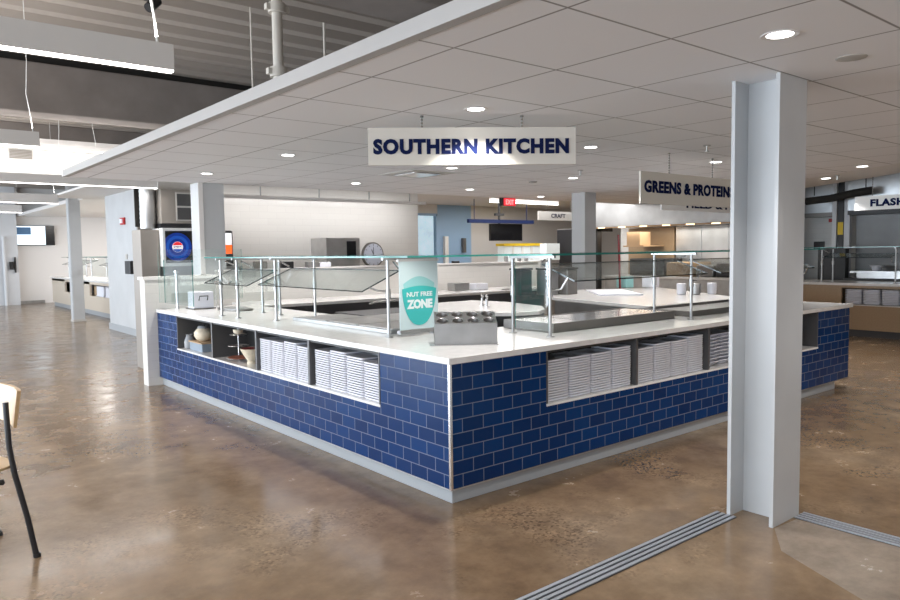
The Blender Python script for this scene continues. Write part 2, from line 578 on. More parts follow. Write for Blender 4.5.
# corrugated roof deck, ribs running along X
prof = []
y = -9.0
while y < 25.5:
    prof += [(y, 3.80), (y + 0.14, 3.80), (y + 0.18, 3.90), (y + 0.36, 3.90), (y + 0.40, 3.80)]
    y += 0.40
mb = M()
vs = [(-9, a, z) for a, z in prof] + [(16, a, z) for a, z in prof]
n = len(prof)
mb.add(vs, [(i, i + 1, n + i + 1, n + i) for i in range(n - 1)])
struct('ceiling', mb, ['deck'])
struct('ceiling', M().box(-9, 16, -9, 25.5, 4.0, 4.1), ['deck'])
# deep beams
b1 = struct('trim_4', M().box(-9, 16, 5.9, 6.35, 3.17, 3.725), ['beam'], bevel=0.02)
struct('beam_gap_shade', M().box(-9, 16, 5.95, 6.3, 3.726, 3.80), ['dark_gap'])  # near-black strip standing in for the shaded gap over the beam
struct('trim_6', M().box(-9, 16, 0.52, 0.98, 3.20, 3.80), ['beam'], bevel=0.02)
struct('trim_7', M().box(-9, 16, 10.6, 10.85, 3.3, 3.80), ['beam'], bevel=0.02)
# lit white bulkhead beyond the beam
bh = struct('wall_bulkhead', M().box(-9, 0.35, 7.85, 7.98, 2.66, 3.16), ['warm_white'])
struct('trim_8', M().box(-9, 0.36, 7.82, 7.85, 3.00, 3.03), ['vent_grey'])

# outer walls
struct('wall_left', M().box(-9, -8.8, -9, 25.5, 2.95, 4), ['warm_white'])
struct('wall_left', M().box(-9, -8.8, -9, 25.5, 0, 0.35), ['warm_white'])
for i, yy in enumerate((-9, -7, 2, 3.2, 13.4, 13.9, 23.2)):
    struct('wall_left', M().box(-9, -8.8, yy, yy + 0.35, 0.35, 2.95), ['warm_white'])
struct('wall_front', M().box(-9, 16, -9.2, -9, 0, 4), ['warm_white'])
struct('wall_right', M().box(15.9, 16, -9, 14, 0, 4), ['grey_wall'])
# far left end wall
struct('wall_back', M().box(1.0, 6.4, 24.0, 24.2, 0, 4), ['far_white'])
struct('wall_back', M().box(-9, 1.0, 25.2, 25.4, 0, 4), ['white_paint'])
struct('baseboard_back', M().box(1.3, 2.05, 23.97, 24.0, 0, 0.10), ['dull_steel'])
struct('wall_right', M().box(6.2, 6.4, 11.0, 24.0, 0, 4), ['far_white'])
# wide pier on the left with its grey base
struct('wall_left_pier', M().box(1.36, 1.75, 10.95, 13.1, 0, 3.80), ['column_paint'])
struct('wall_left_pier', M().box(1.36, 2.3, 10.87, 10.95, 0, 2.6), ['cabinet_taupe'])
struct('baseboard_left', M().box(1.335, 1.36, 10.9, 13.12, 0, 0.13), ['base_grey'])
# tall white tiled wall behind the island
struct('wall_back_tiled', M().box(0.6, 5.17, 7.2, 7.35, 0, 2.80), ['white_tile_x'])
struct('wall_back_tiled', M().box(5.05, 5.17, 7.35, 11.9, 0, 2.80), ['white_tile_y'])
# far kitchen wall with window
struct('wall_back_kitchen', M().box(5.17, 8.70, 12, 12.15, 0, 2.8), ['grey_wall'])
struct('wall_back_kitchen', M().box(8.70, 9.42, 12, 12.15, 0, 1.1), ['grey_wall'])
struct('wall_back_kitchen', M().box(8.70, 9.42, 12, 12.15, 2.56, 2.8), ['grey_wall'])
struct('wall_back_kitchen', M().box(9.42, 10.62, 12, 12.15, 0, 2.8), ['daylight_blue_wall'])
struct('wall_back_kitchen', M().box(10.62, 16, 12, 12.15, 0, 2.8), ['grey_wall'])
wn = struct('window_1', M().box(8.70, 8.74, 11.97, 12.1, 1.1, 2.56).box(9.36, 9.42, 11.97, 12.1, 1.1, 2.56).box(8.70, 9.42, 11.97, 12.1, 1.1, 1.16).box(8.70, 9.42, 11.97, 12.1, 2.5, 2.56), ['daylight_blue_wall'])
M().box(8.74, 9.36, 12.04, 12.05, 1.16, 2.5).build('pane', ['glass'], wn)
struct('outside_backdrop', M().box(7.5, 11.5, 13.5, 13.6, 0.2, 4.2), ['daylight_outside'])  # glowing board standing in for the daylight outdoors
# half walls round the island's back
struct('wall_half', M().box(-0.13, 0.72, 5.52, 5.70, 0, 1.27), ['white_tile_x'])
struct('trim_9', M().box(-0.15, 0.74, 5.50, 5.72, 1.265, 1.30), ['trim_white'])
struct('wall_half', M().box(0.9, 7.0, 5.95, 6.1, 0, 1.33), ['white_tile_x'])
struct('trim_10', M().box(0.9, 7.0, 5.93, 6.12, 1.33, 1.35), ['trim_white'])
# kitchen line beyond
struct('wall_right_kitchen', M().box(11.6, 11.75, 3.42, 7.6, 0, 2.8), ['white_tile_y'])
struct('wall_right_kitchen', M().box(12.3, 12.45, -6, 4.2, 0, 3.2), ['white_tile_y'])

# wide-flange steel columns


def hcol(name, cx, cy, hw, hd, tf, tw, z1, label, m='column_paint'):
    o = M().box(cx - hw, cx + hw, cy - hd, cy - hd + tf, 0, z1).box(cx - hw, cx + hw, cy + hd - tf, cy + hd, 0, z1).box(cx - tw, cx + tw, cy - hd + tf, cy + hd - tf, 0, z1)
    return solo(o, name, [m], label, 'column')


hcol('steel_column', 1.275, -1.3075, 0.155, 0.1375, 0.022, 0.012, CZ, 'tall pale grey wide-flange steel column standing in front where the floor tracks meet')
c = thing('steel_column', 'pale grey steel column beside the soft drink machine, at the end of the low wall', 'column', (0.89, 6.05, 0))
M().box(0.72, 1.06, 5.98, 6.0, 0, CZ).box(0.72, 0.74, 5.98, 6.26, 0, CZ).box(0.74, 1.06, 6.0, 6.26, 0, CZ).build('shaft', ['column_paint'], c)
M().box(0.715, 0.775, 5.965, 5.98, 1.30, CZ).build('edge_trim', ['trim_white'], c)
solo(M().box(6.53, 6.81, 4.45, 4.73, 0, CZ), 'square_column', ['column_paint'], 'grey square column inside the island under the dropped ceiling, right of the exit sign', 'column')
c = thing('steel_column', 'white steel column standing free on the left floor before the far servery', 'column', (1.28, 15.6, 0))
M().box(1.16, 1.40, 15.5, 15.52, 0, 3.80).box(1.16, 1.40, 15.74, 15.76, 0, 3.80).box(1.27, 1.29, 15.52, 15.74, 0, 3.80).box(1.15, 1.17, 15.52, 15.74, 0, 3.0).build('shaft', ['column_paint'], c)
M().box(1.14, 1.42, 15.48, 15.78, 0, 0.05).build('base_plate', ['vent_grey'], c)
M().box(1.15, 1.30, 15.46, 15.5, 1.12, 1.24).build('outlet_box', ['column_paint'], c)
c = thing('steel_column', 'bluish white column at the far left edge, dark dispenser on it', 'column', (1.0, 24.6, 0))
M().box(0.5, 1.28, 23.6, 23.9, 0, 3.80).build('shaft', ['white_paint'], c)
M().cyl((0.88, 23.5, 0), (0.88, 23.5, 2.2), 0.05).build('pipe', ['white_paint'], c)
M().box(1.02, 1.12, 23.5, 23.6, 1.15, 1.40).box(1.16, 1.2, 23.5, 23.6, 1.05, 1.55).build('dispenser', ['black'], c)

# aluminium floor tracks


def track(name, x0, x1, y0, y1, alongx, label):
    t = thing(name, label, 'floor track', ((x0 + x1) / 2, (y0 + y1) / 2, 0))
    M().box(x0, x1, y0, y1, 0.0005, 0.002).build('channel', ['black'], t)
    n = 4
    for i in range(n):
        a = (i + 0.2) / n; b = (i + 0.78) / n
        if alongx: mb = M().box(x0, x1, y0 + (y1 - y0) * a, y0 + (y1 - y0) * b, 0.002, 0.006)
        else: mb = M().box(x0 + (x1 - x0) * a, x0 + (x1 - x0) * b, y0, y1, 0.002, 0.006)
        mb.build('rail', ['rail_metal'], t)


track('floor_track', -6, 1.12, -1.235, -1.10, True, 'aluminium ribbed floor track running from the front column to the lower left')
track('floor_track', 1.355, 1.49, -7.5, -1.45, False, 'aluminium ribbed floor track running from the front column to the right edge')

# ================================================================== ISLAND COUNTER
ZT0, ZT1 = 0.10, 0.874
NZ0, NZ1 = 0.512, 0.852
isl = thing('serving_counter', 'blue tiled island counter with open shelf niches full of plates', 'counter', (0, 0, 0))
Y1, X1 = 5.51, 5.70
mb = M().box(0, 0.02, 0, Y1, ZT0, 0.495).box(0, 0.02, 0, 0.755, 0.495, ZT1).box(0, 0.02, 4.83, Y1, 0.495, ZT1)
tag(mb.build('left_tile_face', ['blue_tile_left'], isl), 'bright blue brick tile face on the left')
mb = M().box(0.02, X1, 0, 0.02, ZT0, 0.495).box(0.02, 0.845, 0, 0.02, 0.495, ZT1).box(4.93, X1, 0, 0.02, 0.495, ZT1)
tag(mb.build('right_tile_face', ['blue_tile_right'], isl), 'darker blue brick tile face on the right')
M().box(X1 - 0.02, X1, 0.02, 1.0, ZT0, ZT1).build('end_tile_face', ['blue_tile_left'], isl)
M().box(-0.006, 0.012, -0.006, 0.012, ZT0, ZT1).build('corner_trim', ['bright_steel'], isl)
M().box(0.035, 0.06, 0.035, Y1, 0.0, ZT0).box(0.06, X1 - 0.25, 0.035, 0.06, 0.0, ZT0).box(X1 - 0.27, X1 - 0.25, 0.06, 0.9, 0, ZT0).build('baseboard', ['base_grey'], isl, bevel=0.004)
M().box(-0.001, 0.06, -0.001, Y1, ZT0 - 0.006, ZT0 + 0.002).box(0.06, X1, -0.001, 0.06, ZT0 - 0.006, ZT0 + 0.002).build('base_trim', ['steel'], isl)
# carcass behind the niches
ND = 0.36
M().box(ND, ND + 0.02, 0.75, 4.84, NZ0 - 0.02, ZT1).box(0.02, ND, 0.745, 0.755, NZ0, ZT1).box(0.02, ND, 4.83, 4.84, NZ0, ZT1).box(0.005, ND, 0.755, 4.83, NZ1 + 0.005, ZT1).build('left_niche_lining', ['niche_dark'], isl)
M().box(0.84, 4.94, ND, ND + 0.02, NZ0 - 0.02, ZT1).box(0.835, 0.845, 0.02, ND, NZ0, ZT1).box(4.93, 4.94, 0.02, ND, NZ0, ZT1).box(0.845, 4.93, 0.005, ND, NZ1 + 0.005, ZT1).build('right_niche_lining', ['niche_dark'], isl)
M().box(-0.008, ND, 0.755, 4.83, 0.495, NZ0).build('left_shelf', ['stone'], isl)
M().box(0.845, 4.93, -0.008, ND, 0.495, NZ0).build('right_shelf', ['stone'], isl)
for yy in (0.757, 1.765, 2.75, 3.80, 4.815):
    w_ = 0.028 if 1 < yy < 4.5 else 0.012
    M().box(-0.004, ND, yy - w_ / 2 if w_ > .02 else yy, yy + w_ / 2 if w_ > .02 else yy + w_, NZ0, ZT1).build('divider', ['divider'], isl)
for xx in (0.846, 1.85, 2.86, 3.88, 4.917):
    w_ = 0.028 if 1 < xx < 4.6 else 0.012
    M().box(xx - w_ / 2 if w_ > .02 else xx, xx + w_ / 2 if w_ > .02 else xx + w_, -0.004, ND, NZ0, ZT1).build('divider', ['divider'], isl)
# staff side of the counter
M().box(1.05, 1.07, 1.05, 5.45, 0, ZT1).box(1.07, 5.65, 1.05, 1.07, 0, ZT1).build('inner_panel', ['dull_steel'], isl)

wt = M().prism([(-0.014, -0.014), (5.76, -0.014), (5.76, 1.08), (1.08, 1.08), (1.08, 5.51), (-0.014, 5.51)], 0.876, 0.914)
solo(wt, 'worktop', ['stone'], 'white speckled stone worktop running round the blue tiled island', 'worktop', bevel=0.003)

# --- plates in the niches


def sq(r, z, n=5, p=0.16):
    c = r - p * r * 1.2
    k = p * r * 1.2
    pts = []
    for q, (sx, sy) in enumerate(((1, 1), (-1, 1), (-1, -1), (1, -1))):
        for i in range(n):
            a = q * PI / 2 + i * PI / 2 / (n - 1)
            pts.append((sx * c + k * math.cos(a), sy * c + k * math.sin(a), z))
    return pts


mb = M()
mb.rings([sq(0.100, 0), sq(0.106, 0.002), sq(0.1125, 0.0070), sq(0.1135, 0.0172), sq(0.110, 0.0165), sq(0.098, 0.006), sq(0.03, 0.005)])
plate0 = mb.build('square_plate', ['plate'], smooth=True)
used0 = [False]
ORD = ['first', 'second', 'third', 'fourth']


def stack(cx, cy, n, label):
    for i in range(n):
        if not used0[0]: o = plate0; used0[0] = True
        else: o = plate0.copy(); COL.objects.link(o)
        o.location = (cx + random.uniform(-.0015, .0015), cy + random.uniform(-.0015, .0015), NZ0 + 0.0006 + i * 0.0180)
        if i == n - 1: tag(o, label.replace('white square plate in', 'topmost plate of'), 'plate', 'square plates stacked in the island niches')
        else: tag(o, label, 'plate', 'square plates stacked in the island niches')


for bi, (y0, nm) in enumerate(((0.775, 'nearest the corner'), (1.785, 'second from the corner'))):
    for i in range(4):
        n = (15, 16, 17, 16)[i] if bi == 0 else (16, 17, 16, 16)[i]
        stack(0.135, y0 + 0.120 + i * 0.238, n, 'white square plate in the %s stack from the right, left niche %s' % (ORD[i], nm))
for bi, (x0, nm) in enumerate(((0.875, 'nearest the corner'), (1.875, 'second from the corner'))):
    for i in range(4):
        n = (16, 16, 16, 17)[i] if bi == 0 else (15, 16, 16, 17)[i]
        stack(x0 + 0.118 + i * 0.238, 0.135, n, 'white square plate in the %s stack from the left, right niche %s' % (ORD[i], nm))
# bowls in the third right niche
bw = M(); bw.rings([sq(0.055, 0), sq(0.06, 0.004), sq(0.098, 0.042), sq(0.122, 0.046), sq(0.122, 0.050), sq(0.095, 0.047), sq(0.055, 0.01)])
bowl0 = bw.build('square_bowl', ['plate'], smooth=True)
for k, (cx, cy) in enumerate(((3.02, 0.15), (3.27, 0.16))):
    for i in range(9):
        o = bowl0 if (k == 0 and i == 0) else bowl0.copy()
        if o is not bowl0: COL.objects.link(o)
        o.location = (cx, cy, NZ0 + 0.0006 + i * 0.030)
        tag(o, ('topmost ' if i == 8 else '') + 'white square bowl of the %s stack left of the front column' % ('left', 'right')[k], 'bowl', 'square bowls stacked in the third niche')
jar = M().lathe([(0.055, 0), (0.07, 0.01), (0.075, 0.16), (0.05, 0.20), (0.045, 0.24), (0.0, 0.245)], (4.66, 0.13, NZ0 + .0005))
solo(jar, 'white_jar', ['plate'], 'white jar in the last niche, just right of the front column', 'jar', smooth=True)

# --- crockery in the two far left niches
t = thing('ceramic_jar', 'cream patterned round jar with wire handle on the grey crate', 'jar', (0.16, 4.47, NZ0 + .1005))
M().lathe([(0.045, 0), (0.075, 0.02), (0.098, 0.06), (0.095, 0.10), (0.065, 0.135), (0.055, 0.14)], (0.16, 4.47, NZ0 + .1005)).build('body', ['cream'], t, smooth=True)
M().lathe([(0.058, 0.138), (0.06, 0.15), (0.05, 0.165), (0.0, 0.168)], (0.16, 4.47, NZ0 + .1005)).build('lid', ['grey_clay'], t, smooth=True)
M().tube([(0.16, 4.47 + 0.062 * math.cos(a), NZ0 + .22 + 0.062 * math.sin(a)) for a in [PI * k / 12 for k in range(13)]], 0.004, 6).build('handle', ['black'], t)
t = thing('crate', 'small blue-grey crate under the cream jar in the farthest niche', 'crate', (0.17, 4.42, NZ0 + .0005))
M().box(0.06, 0.29, 4.25, 4.62, NZ0 + .0005, NZ0 + .09).build('box', ['crate_blue'], t, bevel=0.004)
M().box(0.05, 0.30, 4.24, 4.63, NZ0 + .088, NZ0 + .1).build('rim', ['tan_carton'], t)
t = thing('jug', 'small grey stoneware jug standing beside the blue-grey crate', 'jug', (0.10, 4.735, NZ0 + .0005))
M().lathe([(0.045, 0), (0.055, 0.01), (0.06, 0.07), (0.045, 0.11), (0.035, 0.14), (0.04, 0.155), (0.03, 0.15), (0.0, 0.12)], (0.10, 4.735, NZ0 + .0005)).build('body', ['grey_clay'], t, smooth=True)
M().tube([(0.10, 4.785, NZ0 + .13), (0.10, 4.80, NZ0 + .12), (0.10, 4.80, NZ0 + .08), (0.10, 4.7855, NZ0 + .05)], 0.007, 6).build('handle', ['grey_clay'], t)
t = thing('wire_stand', 'thin wire tiered stand in the second far niche behind the bowl', 'stand', (0.15, 3.50, NZ0 + .0005))
M().cyl((0.15, 3.5, NZ0 + .0005), (0.15, 3.5, NZ0 + .31), 0.005).build('pole', ['steel'], t)
for i, zz in enumerate((0.02, 0.14, 0.25)):
    r = 0.12 - 0.02 * i
    M().tube([(0.15 + r * math.cos(a), 3.5 + r * math.sin(a), NZ0 + zz) for a in [2 * PI * k / 24 for k in range(24)]], 0.003, 6, closed=True).tube([(0.15 - r, 3.5, NZ0 + zz), (0.15 + r, 3.5, NZ0 + zz)], 0.003, 6).tube([(0.15, 3.5 - r, NZ0 + zz), (0.15, 3.5 + r, NZ0 + zz)], 0.003, 6).build('ring_tier', ['steel'], t)
M().lathe([(0.03, 0.255), (0.045, 0.27), (0.05, 0.30), (0.0, 0.30)], (0.15, 3.5, NZ0)).build('finial', ['cream'], t, smooth=True)
solo(M().lathe([(0.05, 0), (0.10, 0.012), (0.115, 0.022), (0.108, 0.022), (0.05, 0.01), (0, 0.008)], (0.10, 3.36, NZ0 + .0255)), 'terracotta_dish', ['terracotta'], 'shallow terracotta dish lying below the wire stand', 'dish', smooth=True)
t = thing('patterned_bowl', 'white patterned bowl with dark red inside, at the right of the second far niche', 'bowl', (0.12, 3.13, NZ0 + .0005))
M().lathe([(0.04, 0), (0.045, 0.02), (0.038, 0.03), (0.075, 0.09), (0.108, 0.15), (0.103, 0.15), (0.102, 0.148)], (0.12, 3.13, NZ0 + .0005), 24).build('body', ['cream'], t, smooth=True)
M().lathe([(0.103, 0.149), (0.09, 0.125), (0.0, 0.11)], (0.12, 3.13, NZ0 + .0005), 24).build('inner_glaze', ['wine'], t, smooth=True)

# ================================================================== ISLAND TOP
GB = ['glass', 'green_edge', 'dark_edge']


def guard(label, T, u0, u1, vf, vr, vg0, vg1, zg0, zg1, ends=(True, True), top=(0.12, 0.9), u_top=None, skip=(), ge=None):
    """sneeze guard; u along the counter edge, v inward"""
    org = T @ Vector(((u0 + u1) / 2, (vf + vr) / 2, 0.9145))
    t = thing('sneeze_guard', label, 'sneeze guard', org)
    H = 1.515
    for u in (u0, u1):
        if u in skip: continue
        for v in (vf, vr):
            p = M(T); p.cyl((u, v, 0.922), (u, v, H), 0.0125, n=12)
            p.cyl((u, v, 1.21), (u, v, 1.28), 0.020, n=12)
            po = p.build('post', ['post_steel'], t, smooth=True)
            M(T).cyl((u, v, 0.9145), (u, v, 0.922), 0.032, n=14).build('post_foot', ['dull_steel'], po, smooth=True)
        M(T).box(u - 0.012, u + 0.012, vf - 0.05, vr + 0.03, H - 0.018, H).build('top_bracket', ['post_steel'], t)
        k = 1 if u == u0 else -1
        b_ = M(T); b_.tube([(u, vf, 1.26), (u + 0.03 * k, vf - 0.08, 1.27), (u + .05 * k, vg0 + 0.06, zg0 + 0.03)], 0.008, 6)
        b_.tube([(u, vf + .05, H - 0.03), (u + 0.04 * k, vg1 - 0.02, zg1 + 0.02)], 0.008, 6)
        b_.build('glass_clamp', ['bright_steel'], t)
    a, b_ = u_top or (u0 - 0.08, u1 + 0.08)
    g = M(T); g.slab((a, top[0], H + 0.002), (b_, top[0], H + 0.002), (b_, top[1], H + 0.002), (a, top[1], H + 0.002), 0.012, 0, 1)
    g.build('top_glass', GB, t)
    g = M(T); e0, e1 = ge or (u0 + 0.05, u1 - 0.05)
    g.slab((e0, vg0, zg0), (e1, vg0, zg0), (e1, vg1, zg1), (e0, vg1, zg1), 0.010, 0, 2)
    g.build('front_glass', GB, t)
    for u, on in ((u0, ends[0]), (u1, ends[1])):
        if on:
            g = M(T); g.slab((u, vf + 0.02, 0.96), (u, vr - 0.02, 0.96), (u, vr - 0.02, 1.47), (u, vf + 0.02, 1.47), 0.008, 0, 1)
            g.build('end_glass', GB, t)
    return t


TL = Matrix(((0, 1, 0, 0), (1, 0, 0, 0), (0, 0, 1, 0), (0, 0, 0, 1)))
TR = Matrix.Identity(4)
guard('glass sneeze guard on the left counter arm, beside the teal shield sign', TL, 1.15, 3.05, 0.35, 0.77, 0.15, 0.50, 1.262, 1.41, (False, False), (0.15, 0.92), (0.62, 3.55))
guard('short glass sneeze guard at the far end of the left counter arm', TL, 3.60, 4.02, 0.20, 0.66, 0.10, 0.42, 1.25, 1.39, (True, False), (0.15, 0.80), (3.57, 4.35), (), (3.14, 4.22))
guard('long glass sneeze guard on the right counter arm, beside the stainless cup holder', TR, 1.20, 3.05, 0.29, 0.68, 0.10, 0.42, 1.325, 1.445, (True, False), (0.10, 0.90), (1.02, 3.08))
guard('glass sneeze guard on the right counter arm, partly behind the front column', TR, 3.16, 5.10, 0.29, 0.68, 0.10, 0.42, 1.325, 1.445, (False, True), (0.10, 0.90), (3.10, 5.3), (3.16,))

# upright glass screen at the far end
t = thing('glass_screen', 'upright clear glass screen on steel posts before the drink machine', 'glass screen', (0.4, 5.3, 0.9145))
for xx in (0.18, 0.72):
    M().cyl((xx, 5.32, 0.9145), (xx, 5.32, 1.34), 0.017).cyl((xx, 5.32, 0.9145), (xx, 5.32, 0.92), 0.03).lathe([(0.0, 0), (0.03, 0.015), (0.03, 0.035), (0, 0.05)], (xx, 5.32, 1.33)).build('post', ['steel'], t, smooth=True)
g = M(); g.slab((-0.02, 5.345, 1.0), (1.0, 5.345, 1.0), (1.0, 5.345, 1.62), (-0.02, 5.345, 1.62), 0.008, 0, 1); g.build('pane', GB, t)
g = M(); g.slab((0.02, 4.35, 1.0), (0.02, 5.28, 1.0), (0.02, 5.28, 1.50), (0.02, 4.35, 1.50), 0.008, 0, 1); g.build('pane', GB, t)

# napkin box with black handle
t = thing('white_container', 'white square container with a black handle, at the far left end of the worktop', 'container', (0.40, 5.15, 0.9145))
M().box(0.28, 0.52, 5.06, 5.26, 0.925, 1.12).build('body', ['plate'], t, bevel=0.01)
M().box(0.26, 0.54, 5.04, 5.28, 0.9145, 0.925).build('tray', ['pan_dark'], t)
M().tube([(0.34, 5.055, 1.02), (0.34, 5.03, 1.07), (0.44, 5.03, 1.07), (0.44, 5.055, 1.02)], 0.006, 6).build('handle', ['black'], t)
# oval tray and hose like item
t = thing('grey_tray', 'dark grey oval tray lying on the white worktop near the far end', 'tray', (0.62, 5.0, 0.9145))
pts = [(0.62 + 0.17 * math.cos(2 * PI * i / 24), 4.68 + 0.32 * math.sin(2 * PI * i / 24)) for i in range(24)]
M().prism(pts, 0.9145, 0.932).build('dish', ['pan_dark'], t, bevel=0.004)
M().prism([(0.62 + (x - 0.62) * .8, 4.68 + (y_ - 4.68) * .8) for x, y_ in pts], 0.932, 0.936).build('liner', ['dull_steel'], t)

# teal shield sign hanging on the end of the left guard
S = Vector
t = thing('allergen_sign', 'tall pale poster with a teal shield and white lettering, on the left guard end', 'sign', (0.58, 1.10, 0.96))
sx0, sx1, sz0, sz1, sy = 0.41, 0.775, 0.965, 1.485, 1.085
M().box(sx0, sx1, sy, sy + 0.008, sz0, sz1).build('panel', ['poster'], t)


def shield(x0, x1, zb, zt, yy, bulge):
    pts = []
    for i in range(13): a = i / 12; pts.append((x0 + (x1 - x0) * a, yy, zt + bulge * math.sin(PI * a)))
    cx = (x0 + x1) / 2
    for i in range(1, 13):
        a = i / 12; pts.append((cx + (x1 - cx) * math.cos(a * PI / 2) ** 0.85, yy, zt - (zt - zb) * math.sin(a * PI / 2) ** 1.15))
    for i in range(11, 0, -1):
        a = i / 12; pts.append((cx - (cx - x0) * math.cos(a * PI / 2) ** 0.85, yy, zt - (zt - zb) * math.sin(a * PI / 2) ** 1.15))
    return pts


def flat(pts, name, mt, par, th=0.002):
    m_ = M(); m_.rings([pts, [(p[0], p[1] - th, p[2]) for p in pts]]); return m_.build(name, [mt], par)


flat(shield(sx0 + 0.035, sx1 - 0.035, 1.10, 1.315, sy, 0.055), 'pale_arch', 'pale_teal', t)
sh = flat(shield(sx0 + 0.02, sx1 - 0.02, 0.995, 1.275, sy - 0.0025, 0.022), 'shield', 'teal', t)
text('NUT FREE', 'lettering', 'lettering_white', 0.245, 0.036, (0.47, sy - 0.007, 1.215), (1, 0, 0), (0, 0, 1), sh, 0.001, 0.03)
text('ZONE', 'lettering', 'lettering_white', 0.245, 0.072, (0.47, sy - 0.007, 1.122), (1, 0, 0), (0, 0, 1), sh, 0.001, 0.06)
M().box(sx0 - 0.01, sx1 + 0.01, sy - 0.004, sy + 0.02, sz1, sz1 + 0.018).build('top_clip', ['steel'], t)
M().box(sx0 + 0.0, sx1, sy + 0.0, sy + 0.04, 0.935, 0.96).build('bottom_rail', ['dull_steel'], t)

# stainless utensil holder at the corner: origin at left foot, local x along the front
ang = math.atan2(0.25 - 0.506, 0.63 - 0.287)
t = thing('utensil_holder', 'stainless steel slanted holder with round holes on the worktop corner', 'utensil holder', (0.287, 0.506, 0.9145), ang)
W_ = 0.428; D_ = 0.20; h0 = 0.150; h1 = 0.215
mb = M(); mb.add([(0, 0, 0.004), (W_, 0, 0.004), (W_, D_, 0.004), (0, D_, 0.004), (0, 0, h0), (W_, 0, h0), (W_, D_, h1), (0, D_, h1)],
       [(0, 1, 5, 4), (1, 2, 6, 5), (2, 3, 7, 6), (3, 0, 4, 7), (3, 2, 1, 0)])
mb.build('body', ['dull_steel'], t, local=True)
M().box(-0.035, W_ + 0.012, -0.012, 0.02, 0.0, 0.006).build('foot_plate', ['bright_steel'], t, local=True)
# perforated top: quads around circular holes
cols_, rows_ = 4, 2
tp = M(); cw = W_ / cols_; ch = D_ / rows_; rr_ = 0.041; N_ = 24
sl = (h1 - h0) / D_
wells = []
for i in range(cols_):
    for j in range(rows_):
        cx = (i + .5) * cw; cy = (j + .5) * ch; inn = []; outp = []
        for q in range(N_):
            a = 2 * PI * q / N_ + PI / 4; ca, sa = math.cos(a), math.sin(a)
            s_ = 1 / max(abs(ca), abs(sa)); ox, oy = cx + ca * s_ * cw / 2, cy + sa * s_ * ch / 2
            inn.append((cx + ca * rr_, cy + sa * rr_, h0 + sl * (cy + sa * rr_))); outp.append((ox, oy, h0 + sl * oy))
        tp.add(inn + outp, [(q, (q + 1) % N_, N_ + (q + 1) % N_, N_ + q) for q in range(N_)])
        wells.append((cx, cy))
tp.build('perforated_top', ['steel'], t, local=True)
for cx, cy in wells:
    zc = h0 + sl * cy
    w2 = M(); rs = []
    for r, dz in ((rr_ + 0.004, 0.002), (rr_ + 0.003, 0.004), (rr_ - 0.004, 0.0), (rr_ - 0.006, -0.10), (0.001, -0.10)):
        rs.append([(cx + r * math.cos(2 * PI * q / 24), cy + r * math.sin(2 * PI * q / 24), zc + dz + (sl * r * math.sin(2 * PI * q / 24) if dz > -0.05 else 0)) for q in range(24)])
    w2.rings(rs[:3], caps=False); cup = w2.build('cup', ['bright_steel'], t, smooth=True, local=True)
    w3 = M(); w3.rings(rs[2:], caps=False); w3.build('cup_inside', ['pan_dark'], cup, smooth=True, local=True)

# hot wells
t = thing('food_well', 'low stainless food well frame on the right worktop arm', 'food well', (2.1, 0.72, 0.9145))
M().box(1.40, 3.02, 0.44, 0.47, 0.9145, 0.985).box(1.40, 3.02, 0.97, 1.0, 0.9145, 0.985).box(1.40, 1.43, 0.47, 0.97, 0.9145, 0.985).box(2.99, 3.02, 0.47, 0.97, 0.9145, 0.985).build('frame', ['pan_dark'], t, bevel=0.002)
M().box(1.43, 2.99, 0.47, 0.97, 0.9145, 0.93).build('basin', ['dull_steel'], t)
for i in range(4):
    a = 1.44 + i * 0.388
    M().box(a, a + 0.37, 0.48, 0.96, 0.955, 0.982).build('pan_cover', ['bright_steel'], t, bevel=0.006)
t = thing('food_well', 'stainless food well frame at the right arm, left of the front column', 'food well', (3.9, 0.72, 0.9145))
M().box(3.25, 4.9, 0.42, 0.45, 0.9145, 0.965).box(3.25, 4.9, 0.97, 1.0, 0.9145, 0.965).box(3.25, 3.28, 0.45, 0.97, 0.9145, 0.965).box(4.87, 4.9, 0.45, 0.97, 0.9145, 0.965).build('frame', ['pan_dark'], t)
M().box(3.28, 4.87, 0.45, 0.97, 0.9145, 0.94).build('basin', ['dull_steel'], t)
t = thing('food_well', 'recessed stainless food well in the left worktop arm behind the glass', 'food well', (0.8, 2.1, 0.9145))
M().box(0.47, 0.50, 1.30, 2.95, 0.9145, 0.945).box(0.97, 1.0, 1.30, 2.95, 0.9145, 0.945).box(0.50, 0.97, 1.30, 1.33, 0.9145, 0.945).box(0.50, 0.97, 2.92, 2.95, 0.9145, 0.945).build('frame', ['dull_steel'], t, bevel=0.002)
M().box(0.50, 0.97, 1.33, 2.92, 0.9145, 0.93).build('basin', ['steel'], t)
for i in range(3):
    a = 1.35 + i * 0.525
    M().box(0.52, 0.95, a, a + 0.50, 0.93, 0.95).build('pan_cover', ['steel'], t, bevel=0.005)

# faucet-like tap stand and small kitchen items inside the island


def counter(name, poly, label, base='dark_base', top='stone', inset=0.06, z=0.914, th=0.04):
    cx = sum(p[0] for p in poly) / len(poly); cy = sum(p[1] for p in poly) / len(poly)
    t = thing(name, label, 'counter', (cx, cy, 0))
    M().prism([(cx + (x - cx) * (1 - inset), cy + (y_ - cy) * (1 - inset)) for x, y_ in poly], 0, z - th).build('cabinet', [base], t)
    M().prism(poly, z - th + .0005, z).build('top', [top], t, bevel=0.004)
    return t


